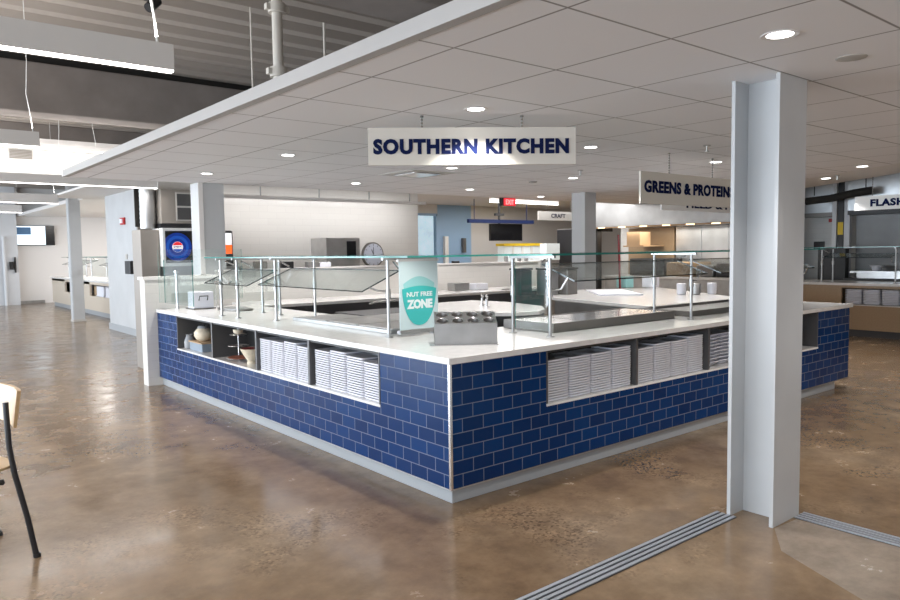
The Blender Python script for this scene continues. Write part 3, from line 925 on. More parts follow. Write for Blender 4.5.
arc = [(2.02 + 0.0, 2.62)]
counter('inner_counter', [(2.02, 2.55), (2.47, 2.0), (2.8, 1.92), (3.05, 2.08), (3.32, 2.38), (3.52, 3.15), (3.42, 3.72), (2.75, 3.72), (2.2, 3.4)], 'white topped island table in the middle of the serving area, behind the utensil holder')
counter('back_counter', [(1.1, 5.05), (4.35, 5.0), (5.2, 4.95), (6.4, 5.1), (6.4, 5.93), (1.1, 5.93)], 'long white back counter along the low tiled wall')
counter('cross_counter', [(4.05, 1.45), (5.9, 1.35), (7.4, 3.6), (5.7, 4.4), (4.5, 3.35)], 'white topped counter behind the right hand food wells', base='hood_steel')

for i, (x, y_) in enumerate(((2.95, 3.0), (2.86, 2.82))):
    t = thing('tap', 'small chrome tap on the middle island table, %s of the pair' % ('left', 'right')[i], 'tap', (x, y_, 0.9145))
    M().cyl((x, y_, 0.9145), (x, y_, 1.0), 0.016).cyl((x, y_, 0.9145), (x, y_, 0.925), 0.028).build('stem', ['bright_steel'], t, smooth=True)
    M().tube([(x, y_, 0.99), (x + .01, y_ - .01, 1.03), (x - .03, y_ - .04, 1.045), (x - .06, y_ - .06, 1.03)], 0.011, 8).build('spout', ['bright_steel'], t, smooth=True)

# items on the back counter
solo(M().box(4.62, 4.92, 5.5, 5.7, 0.9145, 1.04), 'card_holder', ['dull_steel'], 'small grey box on the back counter against the low tiled wall', 'box', bevel=0.01)
solo(M().box(5.02, 5.28, 5.45, 5.62, 0.9145, 1.02), 'white_box', ['plate'], 'small white box on the back counter right of the grey one', 'box', bevel=0.01)
t = thing('bread_bag', 'tan and orange bags of bread on the back counter right of the teal shield sign', 'bread', (4.0, 5.55, 0.9145))
M().lathe([(0.10, 0), (0.13, 0.03), (0.12, 0.10), (0.05, 0.13), (0, 0.13)], (3.92, 5.5, 0.9145)).build('lower_bag', ['amber'], t, smooth=True)
M().lathe([(0.08, 0), (0.11, 0.03), (0.10, 0.08), (0.03, 0.12), (0, 0.12)], (3.98, 5.55, 1.04)).build('upper_bag', ['tan_carton'], t, smooth=True)
solo(M().prism([(5.3, 5.15), (6.1, 5.05), (6.0, 5.3), (5.5, 5.35)], 0.9145, 0.925), 'flat_pan', ['pan_dark'], 'flat dark pan lying at the right of the back counter', 'pan')
# dark bins on the back counter behind the long guard
for i, (x, y_, m_, l_) in enumerate(((4.55, 3.95, 'black', 'tall black bin seen through the right glass guard'), (4.85, 3.72, 'steel', 'tall brushed steel canister right of the black bin'), (5.12, 3.60, 'pan_dark', 'tall dark grey canister right of the steel one'))):
    t = thing('canister', l_, 'canister', (x, y_, 0.9145))
    M().box(x - .11, x + .11, y_ - .11, y_ + .11, 0.9145, 1.27).build('body', [m_], t, bevel=0.012)
    M().box(x - .12, x + .12, y_ - .12, y_ + .12, 1.272, 1.30).build('lid', [('black', 'bright_steel', 'black')[i]], t, bevel=0.006)
t = thing('cutting_board', 'long pale cutting board lying on the counter behind the right food wells', 'cutting board', (5.9, 3.2, 0.9145))
M().prism([(5.1, 3.0), (5.9, 3.9), (6.35, 3.55), (5.55, 2.6)], 0.9145, 0.935).build('board', ['plate'], t, bevel=0.004)
for i, (x, y_, m_) in enumerate(((6.0, 2.05, 'plate'), (6.15, 1.92, 'dull_steel'), (6.35, 1.8, 'plate'))):
    solo(M().lathe([(0.05, 0), (0.06, 0.01), (0.065, 0.15), (0.055, 0.155), (0, 0.15)], (x, y_ + .25, 0.9145)), 'utensil_pot', [m_], ('white', 'grey', 'pale')[i] + ' pot of utensils seen just left of the front column, %s of three' % ('leftmost', 'middle', 'rightmost')[i], 'pot', smooth=True)
# mixer/arm fixture behind left guard
t = thing('heat_lamp', 'dark jointed heat lamp arm standing behind the left food well', 'heat lamp', (1.6, 2.6, 0.9145))
solo_tmp = M().box(1.25, 1.9, 2.0, 3.0, 0, 0.90); solo(solo_tmp, 'prep_table', ['dull_steel'], 'low stainless prep table in the aisle behind the left counter arm', 'table', bevel=0.004)
t.location = (1.55, 2.6, 0.9005); WL[t.name] = Vector(t.location)
M().cyl((1.55, 2.6, 0.9005), (1.55, 2.6, 1.03), 0.02).cyl((1.55, 2.6, 0.9005), (1.55, 2.6, 0.915), 0.05).build('stand', ['pan_dark'], t)
M().tube([(1.55, 2.6, 1.03), (1.50, 2.62, 1.07), (1.32, 2.8, 1.05), (1.28, 2.85, 1.03)], 0.012, 8).build('arm', ['pan_dark'], t)
M().box(1.51, 1.60, 2.55, 2.66, 1.03, 1.08).build('joint', ['black'], t, bevel=0.006)
solo(M().box(1.95, 2.9, 4.0, 4.7, 0, 0.80), 'floor_cabinet', ['dark_base'], 'dark low cabinet in the aisle behind the left counter arm', 'cabinet', bevel=0.01)

# ================================================================== CEILING FITTINGS
DL = [(0.457, 0.249), (0.446, -1.774), (0.469, 2.95), (2.495, 0.98), (4.56, 0.955), (4.549, 2.98), (2.475, 2.946), (0.431, 4.9), (2.52, 5.04), (4.52, 5.0), (6.6, 5.5), (6.49, 0.21), (7.67, 1.13), (2.49, -1.79), (4.5, -1.79), (6.55, 2.95)]
where = ['right above the big hanging sign', 'in the upper right of the frame', 'second along the left row over the counter', 'right of the big hanging sign', 'above the left part of the second hanging sign', 'above the back counter near the exit sign', 'below the big hanging sign', 'at the far left end near the drink machine column', 'at the back edge before the tall tiled wall', 'at the back near the low tiled wall', 'deepest one above the kitchen, right of the exit sign', 'near the right edge of the frame', 'beside the front column at the right', 'hidden right of the front column', 'right outside the frame', 'over the right side of the island']
dl0 = None
for i, (x, y_) in enumerate(DL):
    lb = 'round recessed ceiling downlight ' + where[i]
    if dl0 is None:
        dl0 = thing('downlight', lb, 'ceiling light', (x, y_, CZ), 0, 'recessed downlights')
        M().lathe([(0.055, -0.002), (0.078, -0.005), (0.080, -0.0015), (0.055, -0.0012)], (x, y_, CZ), 28).build('trim_ring', ['trim_white'], dl0, smooth=True)
        M().lathe([(0.001, -0.0025), (0.056, -0.0025), (0.056, -0.0008), (0.001, -0.0008)], (x, y_, CZ), 28).build('lens', ['down_glow'], dl0)
    else:
        dup(dl0, (x, y_, CZ), None, lb)
    l = bpy.data.lights.new('downlight_lamp', 'SPOT'); l.energy = DOWN * (0.4 if i == 1 else 1); l.spot_size = math.radians(112); l.spot_blend = 0.55
    l.shadow_soft_size = 0.045; l.color = NEUT
    o = bpy.data.objects.new('downlight_lamp', l); COL.objects.link(o); o.location = (x, y_, CZ - 0.03)

solo(M().lathe([(0.0, -0.006), (0.05, -0.006), (0.07, -0.003), (0.072, -0.0005), (0, -0.0005)], (1.12, -1.80, CZ), 28), 'ceiling_speaker', ['vent_grey'], 'flat grey round ceiling disc right of the upper right downlight', 'ceiling speaker', smooth=True)
solo(M().lathe([(0.0, -0.02), (0.05, -0.015), (0.06, -0.0005), (0, -0.0005)], (4.44, 3.6, CZ), 24), 'smoke_detector', ['pan_dark'], 'small dark round detector on the ceiling above the exit sign', 'detector', smooth=True)
# sprinklers
for i, (x, y_) in enumerate(((3.3, 0.3), (3.9, 2.3), (7.35, 0.85))):
    t = thing('sprinkler', ('small sprinkler head on the ceiling above the second hanging sign', 'small sprinkler head on the ceiling between the two hanging signs', 'small sprinkler head on the white ceiling band right of the front column')[i], 'sprinkler', (x, y_, CZ))
    M().lathe([(0.035, -0.0005), (0.03, -0.01), (0.008, -0.012), (0.008, -0.05), (0.02, -0.055), (0.02, -0.06), (0, -0.06)], (x, y_, CZ), 14).build('head', ['steel'], t, smooth=True)
# air diffuser
t = thing('air_diffuser', 'square ceiling air diffuser below the big hanging sign', 'air vent', (2.5, 3.6, CZ))
M().box(2.17, 2.83, 3.30, 3.95, CZ - 0.006, CZ - 0.0005).build('frame', ['vent_grey'], t)
M().box(2.30, 2.70, 3.42, 3.83, CZ - 0.02, CZ - 0.006).build('plate', ['bright_steel'], t, bevel=0.004)

# ------------------------------------------------------------------ hanging signs


def sign(name, label, c, ux, width, height, z0, body, tx, tw, tz, th, face, chains, hang=CZ, bold=0.05, depth=0.02, ngap=1.0):
    ux = Vector((*ux, 0)).normalized(); n = ux.cross(Vector((0, 0, 1)))   # n faces the viewer
    c = Vector((*c, z0)); t = thing(name, label, 'sign', c)
    a = c - ux * width / 2; m_ = M()
    p = [a, a + ux * width, a + ux * width + Vector((0, 0, height)), a + Vector((0, 0, height))]
    m_.rings([[q - n * depth for q in p], [q for q in p]]); m_.build('board', [face], t, bevel=0.001)
    text(body, 'lettering', 'navy', tw, th, a + ux * tx + Vector((0, 0, tz)) + n * 0.004, ux, (0, 0, 1), t, 0.003, bold, ngap)
    for s_ in chains:
        q = a + ux * s_ + Vector((0, 0, height)) - n * depth / 2
        m_ = M(); m_.cyl(q, (q.x, q.y, hang), 0.0035, n=6); m_.cyl((q.x, q.y, hang - 0.012), (q.x, q.y, hang), 0.012, n=8)
        zz = q.z
        while zz < hang - 0.02:
            m_.cyl((q.x, q.y, zz), (q.x, q.y, zz + 0.012), 0.008, n=6); zz += 0.024
        m_.build('hanger', ['pan_dark'], t)
    return t


sign('hanging_sign', 'large cream hanging sign in navy capitals over the island corner', (0.584, 0.430), (0.809, -0.588), 1.435, 0.254, 2.150, 'SOUTHERN KITCHEN', 0.035, 1.35, 0.072, 0.106, 'sign_face', (0.37, 1.06), bold=0.055, ngap=1.12)
sign('hanging_sign', 'second cream hanging sign in navy capitals, cut by the front column', (3.95, 0.8), (1, 0), 1.90, 0.303, 1.982, 'GREENS & PROTEINS', 0.05, 1.60, 0.105, 0.118, 'sign_face', (0.47, 1.25), bold=0.05, ngap=1.08)
sign('hanging_sign', 'white hanging sign low behind the second cream sign, mostly hidden', (6.9, 2.35), (1, 0), 2.6, 0.22, 2.065, 'FIELD & FIRE', 0.58, 1.5, 0.04, 0.11, 'sign_white', (0.5, 1.6), bold=0.03)
sign('hanging_sign', 'small white hanging sign in dark letters before the grey square column', (9.85, 8.0), (1, 0), 1.4, 0.20, 2.22, 'CRAFT', 0.42, 0.48, 0.06, 0.09, 'sign_white', (0.3, 1.1), hang=2.80, bold=0.02)
sign('hanging_sign', 'white hanging sign in navy capitals at the right edge of the frame', (8.0, 0.22), (0, -1), 1.32, 0.19, 2.035, 'FLASH FIRE', 0.20, 0.76, 0.045, 0.10, 'sign_white', (0.22, 1.1), hang=3.2, bold=0.05, ngap=1.08)

# ------------------------------------------------------------------ linear pendants and things overhead


def pendant(label, x0, x1, y_, z0, h=0.125, w_=0.045, power=0, cords=()):
    t = thing('linear_pendant', label, 'pendant light', ((x0 + x1) / 2, y_, z0), 0, 'long white linear pendants')
    M().box(x0, x1, y_ - w_ / 2, y_ + w_ / 2, z0 + 0.008, z0 + h).build('housing', ['lamp_body'], t, bevel=0.002)
    M().box(x0 + .004, x1 - .004, y_ - w_ / 2 + .001, y_ + w_ / 2 - .001, z0, z0 + 0.0078).build('diffuser', ['lamp_glow'], t)
    for x in cords:
        M().tube([(x, y_, z0 + h), (x - 0.01, y_, z0 + h + 0.12), (x - 0.035, y_, z0 + h + 0.30), (x - 0.02, y_, z0 + h + .55), (x - 0.02, y_, 3.80)], 0.006 if x == -1.55 else 0.003, 6).build('cord', ['sign_white'], t)
    if power:
        area('pendant_lamp', ((x0 + x1) / 2, y_, z0 - 0.02), (0, 0, 0), x1 - x0, 0.05, power, NEUT)
        area('pendant_uplight', ((x0 + x1) / 2, y_, z0 + h + 0.03), (PI, 0, 0), x1 - x0, 0.05, power * 1.1, NEUT)


pendant('long white linear pendant light nearest the camera, at the upper left', -7.5, -1.48, 0.30, 2.452, 0.132, power=55, cords=(-1.55,))
pendant('white linear pendant light cut off by the left edge below the big one', -7.5, -1.53, 3.40, 2.45, 0.125, power=50, cords=(-1.57,))
pendant('long white linear pendant light running up to the far corner of the dropped ceiling', -7.5, 0.43, 6.70, 2.445, 0.118, power=60, cords=(-0.7,))
pendant('white linear pendant light behind the one at the ceiling corner', -7.5, -0.05, 10.4, 2.445, 0.16, power=45, cords=(-0.1,))
pendant('farthest white linear pendant light at the left edge', -7.5, -0.05, 13.9, 2.465, 0.16, power=40, cords=(-0.1,))
pendant('thin linear light fixed over the lit white bulkhead', -7.5, 0.1, 7.55, 2.98, 0.06, power=0, cords=(-0.1,))
area('bulkhead_fill', (-3.5, 7.3, 2.75), (PI / 2, 0, 0), 7.5, 0.06, 30, NEUT)  # fill added in front of the bulkhead to make it bright

# vent on bulkhead
t = thing('air_grille', 'rectangular grille on the brightly lit white bulkhead at the left edge', 'air vent', (-0.95, 7.84, 2.8))
M().box(-1.11, -0.83, 7.835, 7.849, 2.865, 2.99).build('frame', ['vent_grey'], t)
for i in range(6): M().box(-1.10, -0.84, 7.82, 7.835, 2.872 + i * .0195, 2.884 + i * .0195).build('slat', ['cabinet_taupe'], t)
# sprinkler main dropping from the deck, with couplings
t = thing('sprinkler_pipe', 'cream vertical pipe with couplings behind the dropped ceiling edge', 'pipe', (0.17, 2.5, 2.5))
M().cyl((0.175, 2.5, 2.52), (0.175, 2.5, 3.80), 0.045).build('riser', ['pipe_cream'], t, smooth=True)
for zz in (3.08, 3.62):
    M().cyl((0.175, 2.5, zz), (0.175, 2.5, zz + 0.08), 0.075).box(0.07, 0.28, 2.475, 2.525, zz + 0.015, zz + 0.065).build('coupling', ['pipe_cream'], t, smooth=True)
for i, (x, y_, l_) in enumerate(((0.16, 3.0, 'thin hanger rod left of the cream vertical pipe'), (0.92, 3.0, 'thin pale hanger rod right of the cream vertical pipe'))):
    solo(M().cyl((x, y_, 2.52), (x, y_, 3.80), 0.008 + 0.004 * i, n=8), 'hanger_rod', ['pipe_cream'], l_, 'rod', smooth=True)
# conduits and cables lying over the ceiling
t = thing('conduit', 'pale thin conduit running over the dropped ceiling edge with a clamp', 'conduit', (1.3, 1.6, 2.9))
M().tube([(0.6, 2.6, 2.85), (0.9, 2.1, 2.92), (1.1, 1.7, 2.98), (1.15, 1.3, 3.02), (1.5, 1.18, 3.0)], 0.013, 8).build('pipe', ['pipe_cream'], t, smooth=True)
M().cyl((0.62, 1.55, 2.52), (0.62, 1.55, 3.09), 0.03).cyl((0.62, 1.55, 2.62), (0.62, 1.55, 2.68), 0.045).build('clamp', ['pipe_cream'], t, smooth=True)
for i, (cx, r) in enumerate(((0.35, 0.13), (0.78, 0.16))):
    solo(M().tube([(cx + r * math.cos(a), 2.1 - .1 * i, 2.535 + r * 2.0 * math.sin(a)) for a in [PI * k / 12 for k in range(13)]], 0.016, 8), 'cable_loop', ['cabling'], ('left', 'right')[i] + ' looping grey cable on top of the dropped ceiling', 'cable', smooth=True)
solo(M().cyl((0.55, 3.3, 2.53), (0.55, 3.3, 2.95), 0.09, n=20), 'round_duct', ['cabling'], 'dark round duct stub behind the cream vertical pipe', 'duct', smooth=True)
t = thing('spotlight', 'small black track spotlight hanging from the deck at the top left', 'spotlight', (-1.3, 1.3, 3.0))
M().cyl((-1.16, 1.6, 3.2), (-1.16, 1.6, 3.80), 0.008, n=6).build('rod', ['black'], t)
M().cyl((-1.19, 1.56, 3.15), (-1.12, 1.6, 3.22), 0.032).build('head', ['black'], t, smooth=True)
M().box(-1.20, -1.12, 1.58, 1.62, 3.21, 3.25).build('bracket', ['black'], t)

# rail washing the tiled wall
t = thing('wall_washer_rail', 'long pale light rail hung in front of the tall tiled wall', 'light rail', (3.0, 6.5, 2.35))
M().box(1.15, 4.75, 6.40, 6.52, 2.345, 2.385).build('rail', ['trim_white'], t, bevel=0.004)
for x in (1.8, 2.75, 3.65, 4.45): M().cyl((x, 6.46, 2.385), (x, 6.46, 2.80), 0.01, n=8).build('hanger', ['dull_steel'], t)
area('wall_wash_lamp', (3.0, 6.65, 2.40), (math.radians(28), 0, 0), 3.6, 0.06, 20, (1, 0.98, 0.97))
area('servery_fill', (4.0, 17.5, 2.84), (0, 0, 0), 3, 8, 420, (1, 0.96, 0.93))  # fill added under the ceiling to brighten the far servery

# ================================================================== BEHIND THE ISLAND, LEFT
t = thing('drink_machine', 'soft drink dispenser with a round blue, white and red emblem on its screen', 'drink machine', (0.83, 7.0, 0))
M().box(0.50, 1.22, 6.75, 7.19, 0, 1.40).build('stand', ['dull_steel'], t)
M().box(0.50, 1.22, 6.82, 7.19, 1.402, 1.93).build('body', ['dull_steel'], t)
M().box(0.47, 0.505, 6.68, 7.0, 1.40, 1.92).box(0.505, 1.25, 6.68, 6.84, 1.885, 1.92).box(0.505, 1.25, 6.68, 6.84, 1.40, 1.445).build('frame', ['sign_white'], t, bevel=0.004)
scr = M().box(0.508, 1.22, 6.80, 6.815, 1.447, 1.883).build('screen', ['screen_black'], t)


def disc(cx, cz, r, yy, name, mt, par, a0=0, a1=2 * PI, th=0.002, n=40):
    pts = [(cx + r * math.cos(a0 + (a1 - a0) * i / n), yy, cz + r * math.sin(a0 + (a1 - a0) * i / n)) for i in range(n if a1 - a0 > 6.2 else n + 1)]
    return flat(pts, name, mt, par, th)


cx_, cz_ = 0.705, 1.665
disc(cx_, cz_, 0.196, 6.800, 'emblem_ring', 'screen_blue', scr)
disc(cx_, cz_, 0.155, 6.798, 'emblem_ring', 'screen_blue_light', scr)
disc(cx_, cz_, 0.115, 6.796, 'emblem_ring', 'screen_blue', scr)
disc(cx_, cz_, 0.073, 6.794, 'emblem_disc', 'screen_disc', scr)
disc(cx_, cz_ + 0.0, 0.070, 6.792, 'emblem_red', 'screen_red', scr, 0.32, PI - 0.32)
disc(cx_, cz_ - 0.0, 0.070, 6.792, 'emblem_blue', 'screen_blue_light', scr, PI + 0.42, 2 * PI - 0.42)
text('pepsi', 'lettering', 'navy', 0.10, 0.03, (cx_ - 0.05, 6.789, cz_ - 0.014), (1, 0, 0), (0, 0, 1), scr, 0.001, 0.03)
for z_ in (1.52, 1.64): M().box(0.93, 1.20, 6.78, 6.80, z_, z_ + 0.04).build('screen_label', ['screen_disc'], scr)
t = thing('drink_machine', 'black framed drink dispenser with an orange picture, right of the grey steel column', 'drink machine', (1.35, 6.9, 0))
M().box(1.24, 1.62, 6.75, 7.15, 0, 1.38).build('stand', ['dull_steel'], t)
M().box(1.26, 1.52, 6.82, 7.15, 1.381, 1.90).build('body', ['black'], t, bevel=0.03)
M().box(1.29, 1.49, 6.808, 6.819, 1.56, 1.86).build('picture', ['screen_disc'], t)
M().box(1.29, 1.49, 6.800, 6.807, 1.56, 1.69).build('picture_band', ['screen_orange'], t)
t = thing('wall_cabinet', 'grey-brown wall cabinet with two dark panes above the drink machine', 'cabinet', (0.8, 7.0, 2.2))
M().box(0.52, 1.25, 6.85, 7.19, 1.99, 2.46).build('body', ['cabinet_taupe'], t, bevel=0.003)
M().box(0.72, 0.98, 6.835, 6.85, 2.03, 2.42).build('pane_frame', ['vent_grey'], t)
for z_ in (2.045, 2.235): M().box(0.735, 0.965, 6.825, 6.835, z_, z_ + 0.165).build('pane', ['cabinet_glass'], t)
M().box(0.50, 1.27, 6.84, 7.19, 1.935, 1.985).build('bottom_rail', ['black'], t)
t = thing('silver_duct', 'shiny foil-wrapped vertical duct left of the wall cabinet', 'duct', (0.38, 7.05, 2.2))
m_ = M(); m_.lathe([(0.10 + (0.006 if i % 2 else 0), 1.92 + i * 0.03) for i in range(20)], (0.40, 7.05, 0), 20); m_.build('tube', ['dull_steel'], t, smooth=True)
M().box(0.27, 0.50, 7.17, 7.199, 1.95, 2.5).build('wall_plate', ['dark_gap'], t)
solo(M().box(0.22, 0.462, 6.8, 7.19, 0, 1.9), 'tall_cabinet', ['cabinet_taupe'], 'narrow dark tall cabinet left of the drink machine', 'cabinet', bevel=0.004)
solo(M().box(1.18, 1.27, 6.99, 7.05, 2.13, 2.30).box(1.2, 1.25, 7.05, 7.2, 2.15, 2.28), 'fire_alarm', ['red'], 'red fire alarm box high beside the grey steel column', 'alarm')
# clock
t = thing('wall_clock', 'round white wall clock with dark rim on the tall tiled wall', 'clock', (4.15, 7.18, 1.49))


def vdisc(mb, cx, cz, r, y0, y1, n=36): return mb.rings([[(cx + r * math.cos(2 * PI * i / n), yy, cz + r * math.sin(2 * PI * i / n)) for i in range(n)] for yy in (y0, y1)])


vdisc(M(), 4.16, 1.51, 0.215, 7.15, 7.199).build('rim', ['pan_dark'], t, bevel=0.004)
fc = vdisc(M(), 4.16, 1.51, 0.192, 7.144, 7.15).build('face', ['clock_face'], t)
for i in range(12):
    a = PI * i / 6; c_, s_ = math.cos(a), math.sin(a)
    M().tube([(4.16 + .155 * c_, 7.143, 1.51 + .155 * s_), (4.16 + .18 * c_, 7.143, 1.51 + .18 * s_)], 0.005, 4).build('hour_mark', ['black'], fc)
M().tube([(4.16, 7.142, 1.51), (4.16, 7.142, 1.64)], 0.005, 4).build('minute_hand', ['black'], fc)
M().tube([(4.16, 7.141, 1.51), (4.12, 7.141, 1.60)], 0.006, 4).build('hour_hand', ['black'], fc)
# dispenser box
t = thing('ice_dispenser', 'boxy stainless dispenser with a dark slot left of the wall clock', 'dispenser', (3.05, 6.55, 0))
M().box(2.80, 3.36, 6.36, 6.8, 0, 1.30).build('stand', ['cabinet_taupe'], t)
M().box(2.78, 3.38, 6.34, 6.82, 1.302, 1.78).build('body', ['steel'], t, bevel=0.006)
M().box(3.14, 3.30, 6.325, 6.339, 1.46, 1.73).build('slot', ['black_gloss'], t)
# small clutter along the top of the low wall behind the glass
for i, (x, h_, m_, l_, c_) in enumerate(((1.55, .10, 'cabinet_taupe', 'small brown caddy on the low wall behind the left glass', 'caddy'), (1.95, .09, 'black', 'small black rack on the low wall behind the left glass', 'rack'), (2.35, .08, 'dull_steel', 'small steel tray on the low wall left of the dispenser', 'tray'), (2.55, .07, 'plate', 'small white tub on the low wall just left of the dispenser', 'tub'))):
    solo(M().prism([(x - .09, 5.965), (x + .09, 5.965), (x + .075, 6.085), (x - .075, 6.085)], 1.3505, 1.3505 + h_), 'counter_' + c_, [m_], l_, c_, bevel=0.006)
solo(M().box(5.0, 5.12, 5.98, 6.05, 1.3505, 1.385), 'black_box', ['black'], 'tiny black box on the ledge of the low tiled wall', 'box', bevel=0.004)
# potted mug cluster on ledge at right
for i, x in enumerate((6.25, 6.42, 6.58, 6.76)):
    solo(M().lathe([(0.03, 0), (0.035, 0.01), (0.04, 0.08 + .02 * (i % 2)), (0.03, 0.10), (0, 0.10)], (x, 6.03, 1.3505)), 'steel_jar', ['dull_steel'], 'little steel jar on the right end of the low wall ledge, %s from the left' % ('first', 'second', 'third', 'fourth')[i], 'jar', 'steel jars on the ledge', smooth=True)

# ================================================================== BEHIND THE ISLAND, CENTRE
t = thing('exit_sign', 'red illuminated exit sign hanging from the ceiling edge', 'exit sign', (6.2, 5.98, 2.4))
M().box(6.06, 6.40, 5.94, 6.0, 2.335, 2.475).build('housing', ['black'], t)
M().box(6.12, 6.40, 5.93, 5.94, 2.34, 2.47).build('face', ['exit_red'], t)
text('EXIT', 'lettering', 'exit_letter', 0.20, 0.085, (6.16, 5.928, 2.362), (1, 0, 0), (0, 0, 1), t, 0.001, 0.02)
t = thing('hanging_screen', 'dark flat screen hanging under a navy header bar', 'screen', (9.9, 10, 2.0))
M().box(9.52, 10.62, 9.98, 10.06, 1.79, 2.22).build('display', ['screen_black'], t, bevel=0.004)
M().cyl((9.85, 10.03, 2.22), (9.85, 10.03, 2.8), 0.03).box(9.7, 10.0, 10.0, 10.06, 2.42, 2.48).build('mount', ['black'], t)
solo(M().box(8.70, 10.93, 9.86, 9.94, 2.225, 2.315).cyl((8.9, 9.9, 2.315), (8.9, 9.9, 2.80), 0.01).cyl((10.7, 9.9, 2.315), (10.7, 9.9, 2.80), 0.01), 'header_bar', ['navy_bar'], 'navy blue header bar running above the dark hanging screen', 'sign bar')
t = thing('display_case', 'lit glass display case with a bright yellow top edge behind the island', 'display case', (10.8, 10.6, 0))
M().box(10.45, 11.9, 10.5, 10.8, 0, 1.25).build('cabinet', ['grey_wall'], t)
M().box(10.48, 11.87, 10.53, 10.77, 1.251, 1.66).build('glazing', ['lit_case'], t)
M().box(10.44, 11.9, 10.48, 10.8, 1.661, 1.73).build('top_edge', ['yellow'], t)
for x in (10.8, 11.15, 11.5): M().box(x - .03, x + .03, 10.50, 10.525, 1.26, 1.66).build('mullion', ['sign_white'], t)
t = thing('glass_cooler', 'pale lit glass-front cooler right of the yellow-topped case', 'cooler', (10.3, 8.6, 0))
M().box(10.05, 10.5, 8.6, 8.8, 0, 1.30).build('cabinet', ['dull_steel'], t)
M().box(10.04, 10.51, 8.59, 8.8, 1.301, 1.70).build('door', ['lit_case'], t)
solo(M().box(10.75, 11.3, 8.3, 8.9, 0, 2.05), 'tall_oven', ['black'], 'tall black equipment rack left of the grey square column', 'oven', bevel=0.02)
solo(M().box(9.60, 9.72, 11.9, 11.99, 0, 1.95), 'wall_strip', ['sign_white'], 'thin white upright strip on the daylight-tinted wall', 'strip')
solo(M().box(10.25, 10.35, 11.9, 11.99, 1.5, 1.9), 'wall_panel', ['pan_dark'], 'small dark panel on the daylight-tinted wall', 'panel')
# mop pole in front of column
solo(M().cyl((6.85, 3.95, 0.0), (6.85, 4.02, 1.78), 0.016), 'broom_pole', ['wine'], 'dark red upright pole leaning by the grey square column', 'pole', smooth=True)
pendant('white linear light glowing above the small white sign at the back', 8.6, 10.9, 9.0, 2.66, 0.138, power=18)
pendant('short white linear light right of the grey square column', 9.1, 9.95, 6.35, 2.66, 0.138, power=8)

area('kitchen_fill', (7.5, 8.6, 2.75), (0, 0, 0), 4, 2, 130, NEUT)  # fills added under the ceiling to brighten the back kitchen
area('kitchen_fill', (11.0, 9.2, 2.75), (0, 0, 0), 3, 3, 110, NEUT)
area('kitchen_fill', (13.2, 0.5, 3.1), (0, 0, 0), 1.5, 5, 60, DAY)  # unseen fill added for the kitchen on the right
# cooking line, along Y at x about 10
t = thing('exhaust_hood', 'long stainless exhaust hood with warm lights along its lower edge', 'exhaust hood', (10.5, 5.0, 2.0))
M().box(10.0, 11.5, 3.45, 7.3, 2.03, 2.62).build('canopy', ['hood_steel'], t, bevel=0.006)
M().box(9.985, 10.02, 3.45, 7.3, 2.0, 2.028).build('light_rail', ['tan_carton'], t)
for i in range(7): M().box(9.975, 9.985, 3.5 + i * 0.55, 3.68 + i * 0.55, 2.003, 2.024).build('warm_lamp', ['copper_glow'], t)
area('hood_fill', (10.8, 5.3, 1.98), (0, 0, 0), 0.5, 3.6, 40, (1, 0.93, 0.82))  # fill added beneath the canopy to light the cook line
t = thing('stainless_backsplash', 'bright stainless backsplash under the exhaust hood', 'backsplash', (11.5, 4.2, 1))
for i in range(4): M().box(11.5, 11.59, 3.46 + i * 0.64, 4.09 + i * 0.64, 0.9, 2.02).build('panel', ['hood_steel'], t, bevel=0.004)
solo(M().box(11.5, 11.59, 6.05, 7.3, 0.9, 2.02), 'wood_panel', ['oak_panel'], 'brown wall panel at the left end of the hood', 'panel')
t = thing('cook_line', 'line of stainless cooking equipment below the exhaust hood', 'cooking range', (11.0, 4.5, 0))
M().box(10.5, 11.45, 3.46, 7.2, 0, 0.9).build('base_cabinet', ['dull_steel'], t, bevel=0.006)
M().box(10.45, 11.45, 3.46, 7.2, 0.901, 0.95).build('top', ['steel'], t, bevel=0.004)
for i, (y0, y1, h_, m_, l_, n_) in enumerate(((3.55, 4.5, .28, 'black', 'wide black griddle cover on the cook line near the front column', 'griddle_cover'), (4.55, 4.95, .24, 'pan_dark', 'dark grill on the cook line left of the black cover', 'grill'), (5.0, 5.65, .30, 'tan_carton', 'tan carton box on the cook line', 'carton'), (5.7, 6.6, .38, 'black', 'black fryer at the left of the cook line', 'fryer'))):
    solo(M().box(10.6, 11.3, y0, y1, 0.9505, 0.95 + h_), n_, [m_], l_, n_.split('_')[0], bevel=0.03)
solo(M().box(10.7, 11.1, 6.4, 6.75, 1.62, 1.92).box(10.7, 11.49, 6.30, 6.85, 1.59, 1.62), 'shelf_carton', ['amber'], 'glowing tan carton on a shelf at the left end of the hood', 'carton')
solo(M().box(10.35, 10.5, 7.3, 7.45, 0, 2.2).box(10.35, 10.9, 7.3, 7.4, 1.95, 2.1), 'upright_rack', ['black'], 'black upright rack just right of the grey square column', 'rack')
# island-side pass shelf with jars and papers seen through the right guard
for i, (x, y_, m_, l_) in enumerate(((7.0, 4.0, 'pale_teal', 'pale teal tub on the counter behind the long right glass'), (7.35, 3.75, 'plate', 'white tub on the counter behind the long right glass'))):
    solo(M().box(x - .1, x + .1, y_ - .1, y_ + .1, 0.9145, 1.1), 'tub', [m_], l_, 'tub', bevel=0.012)

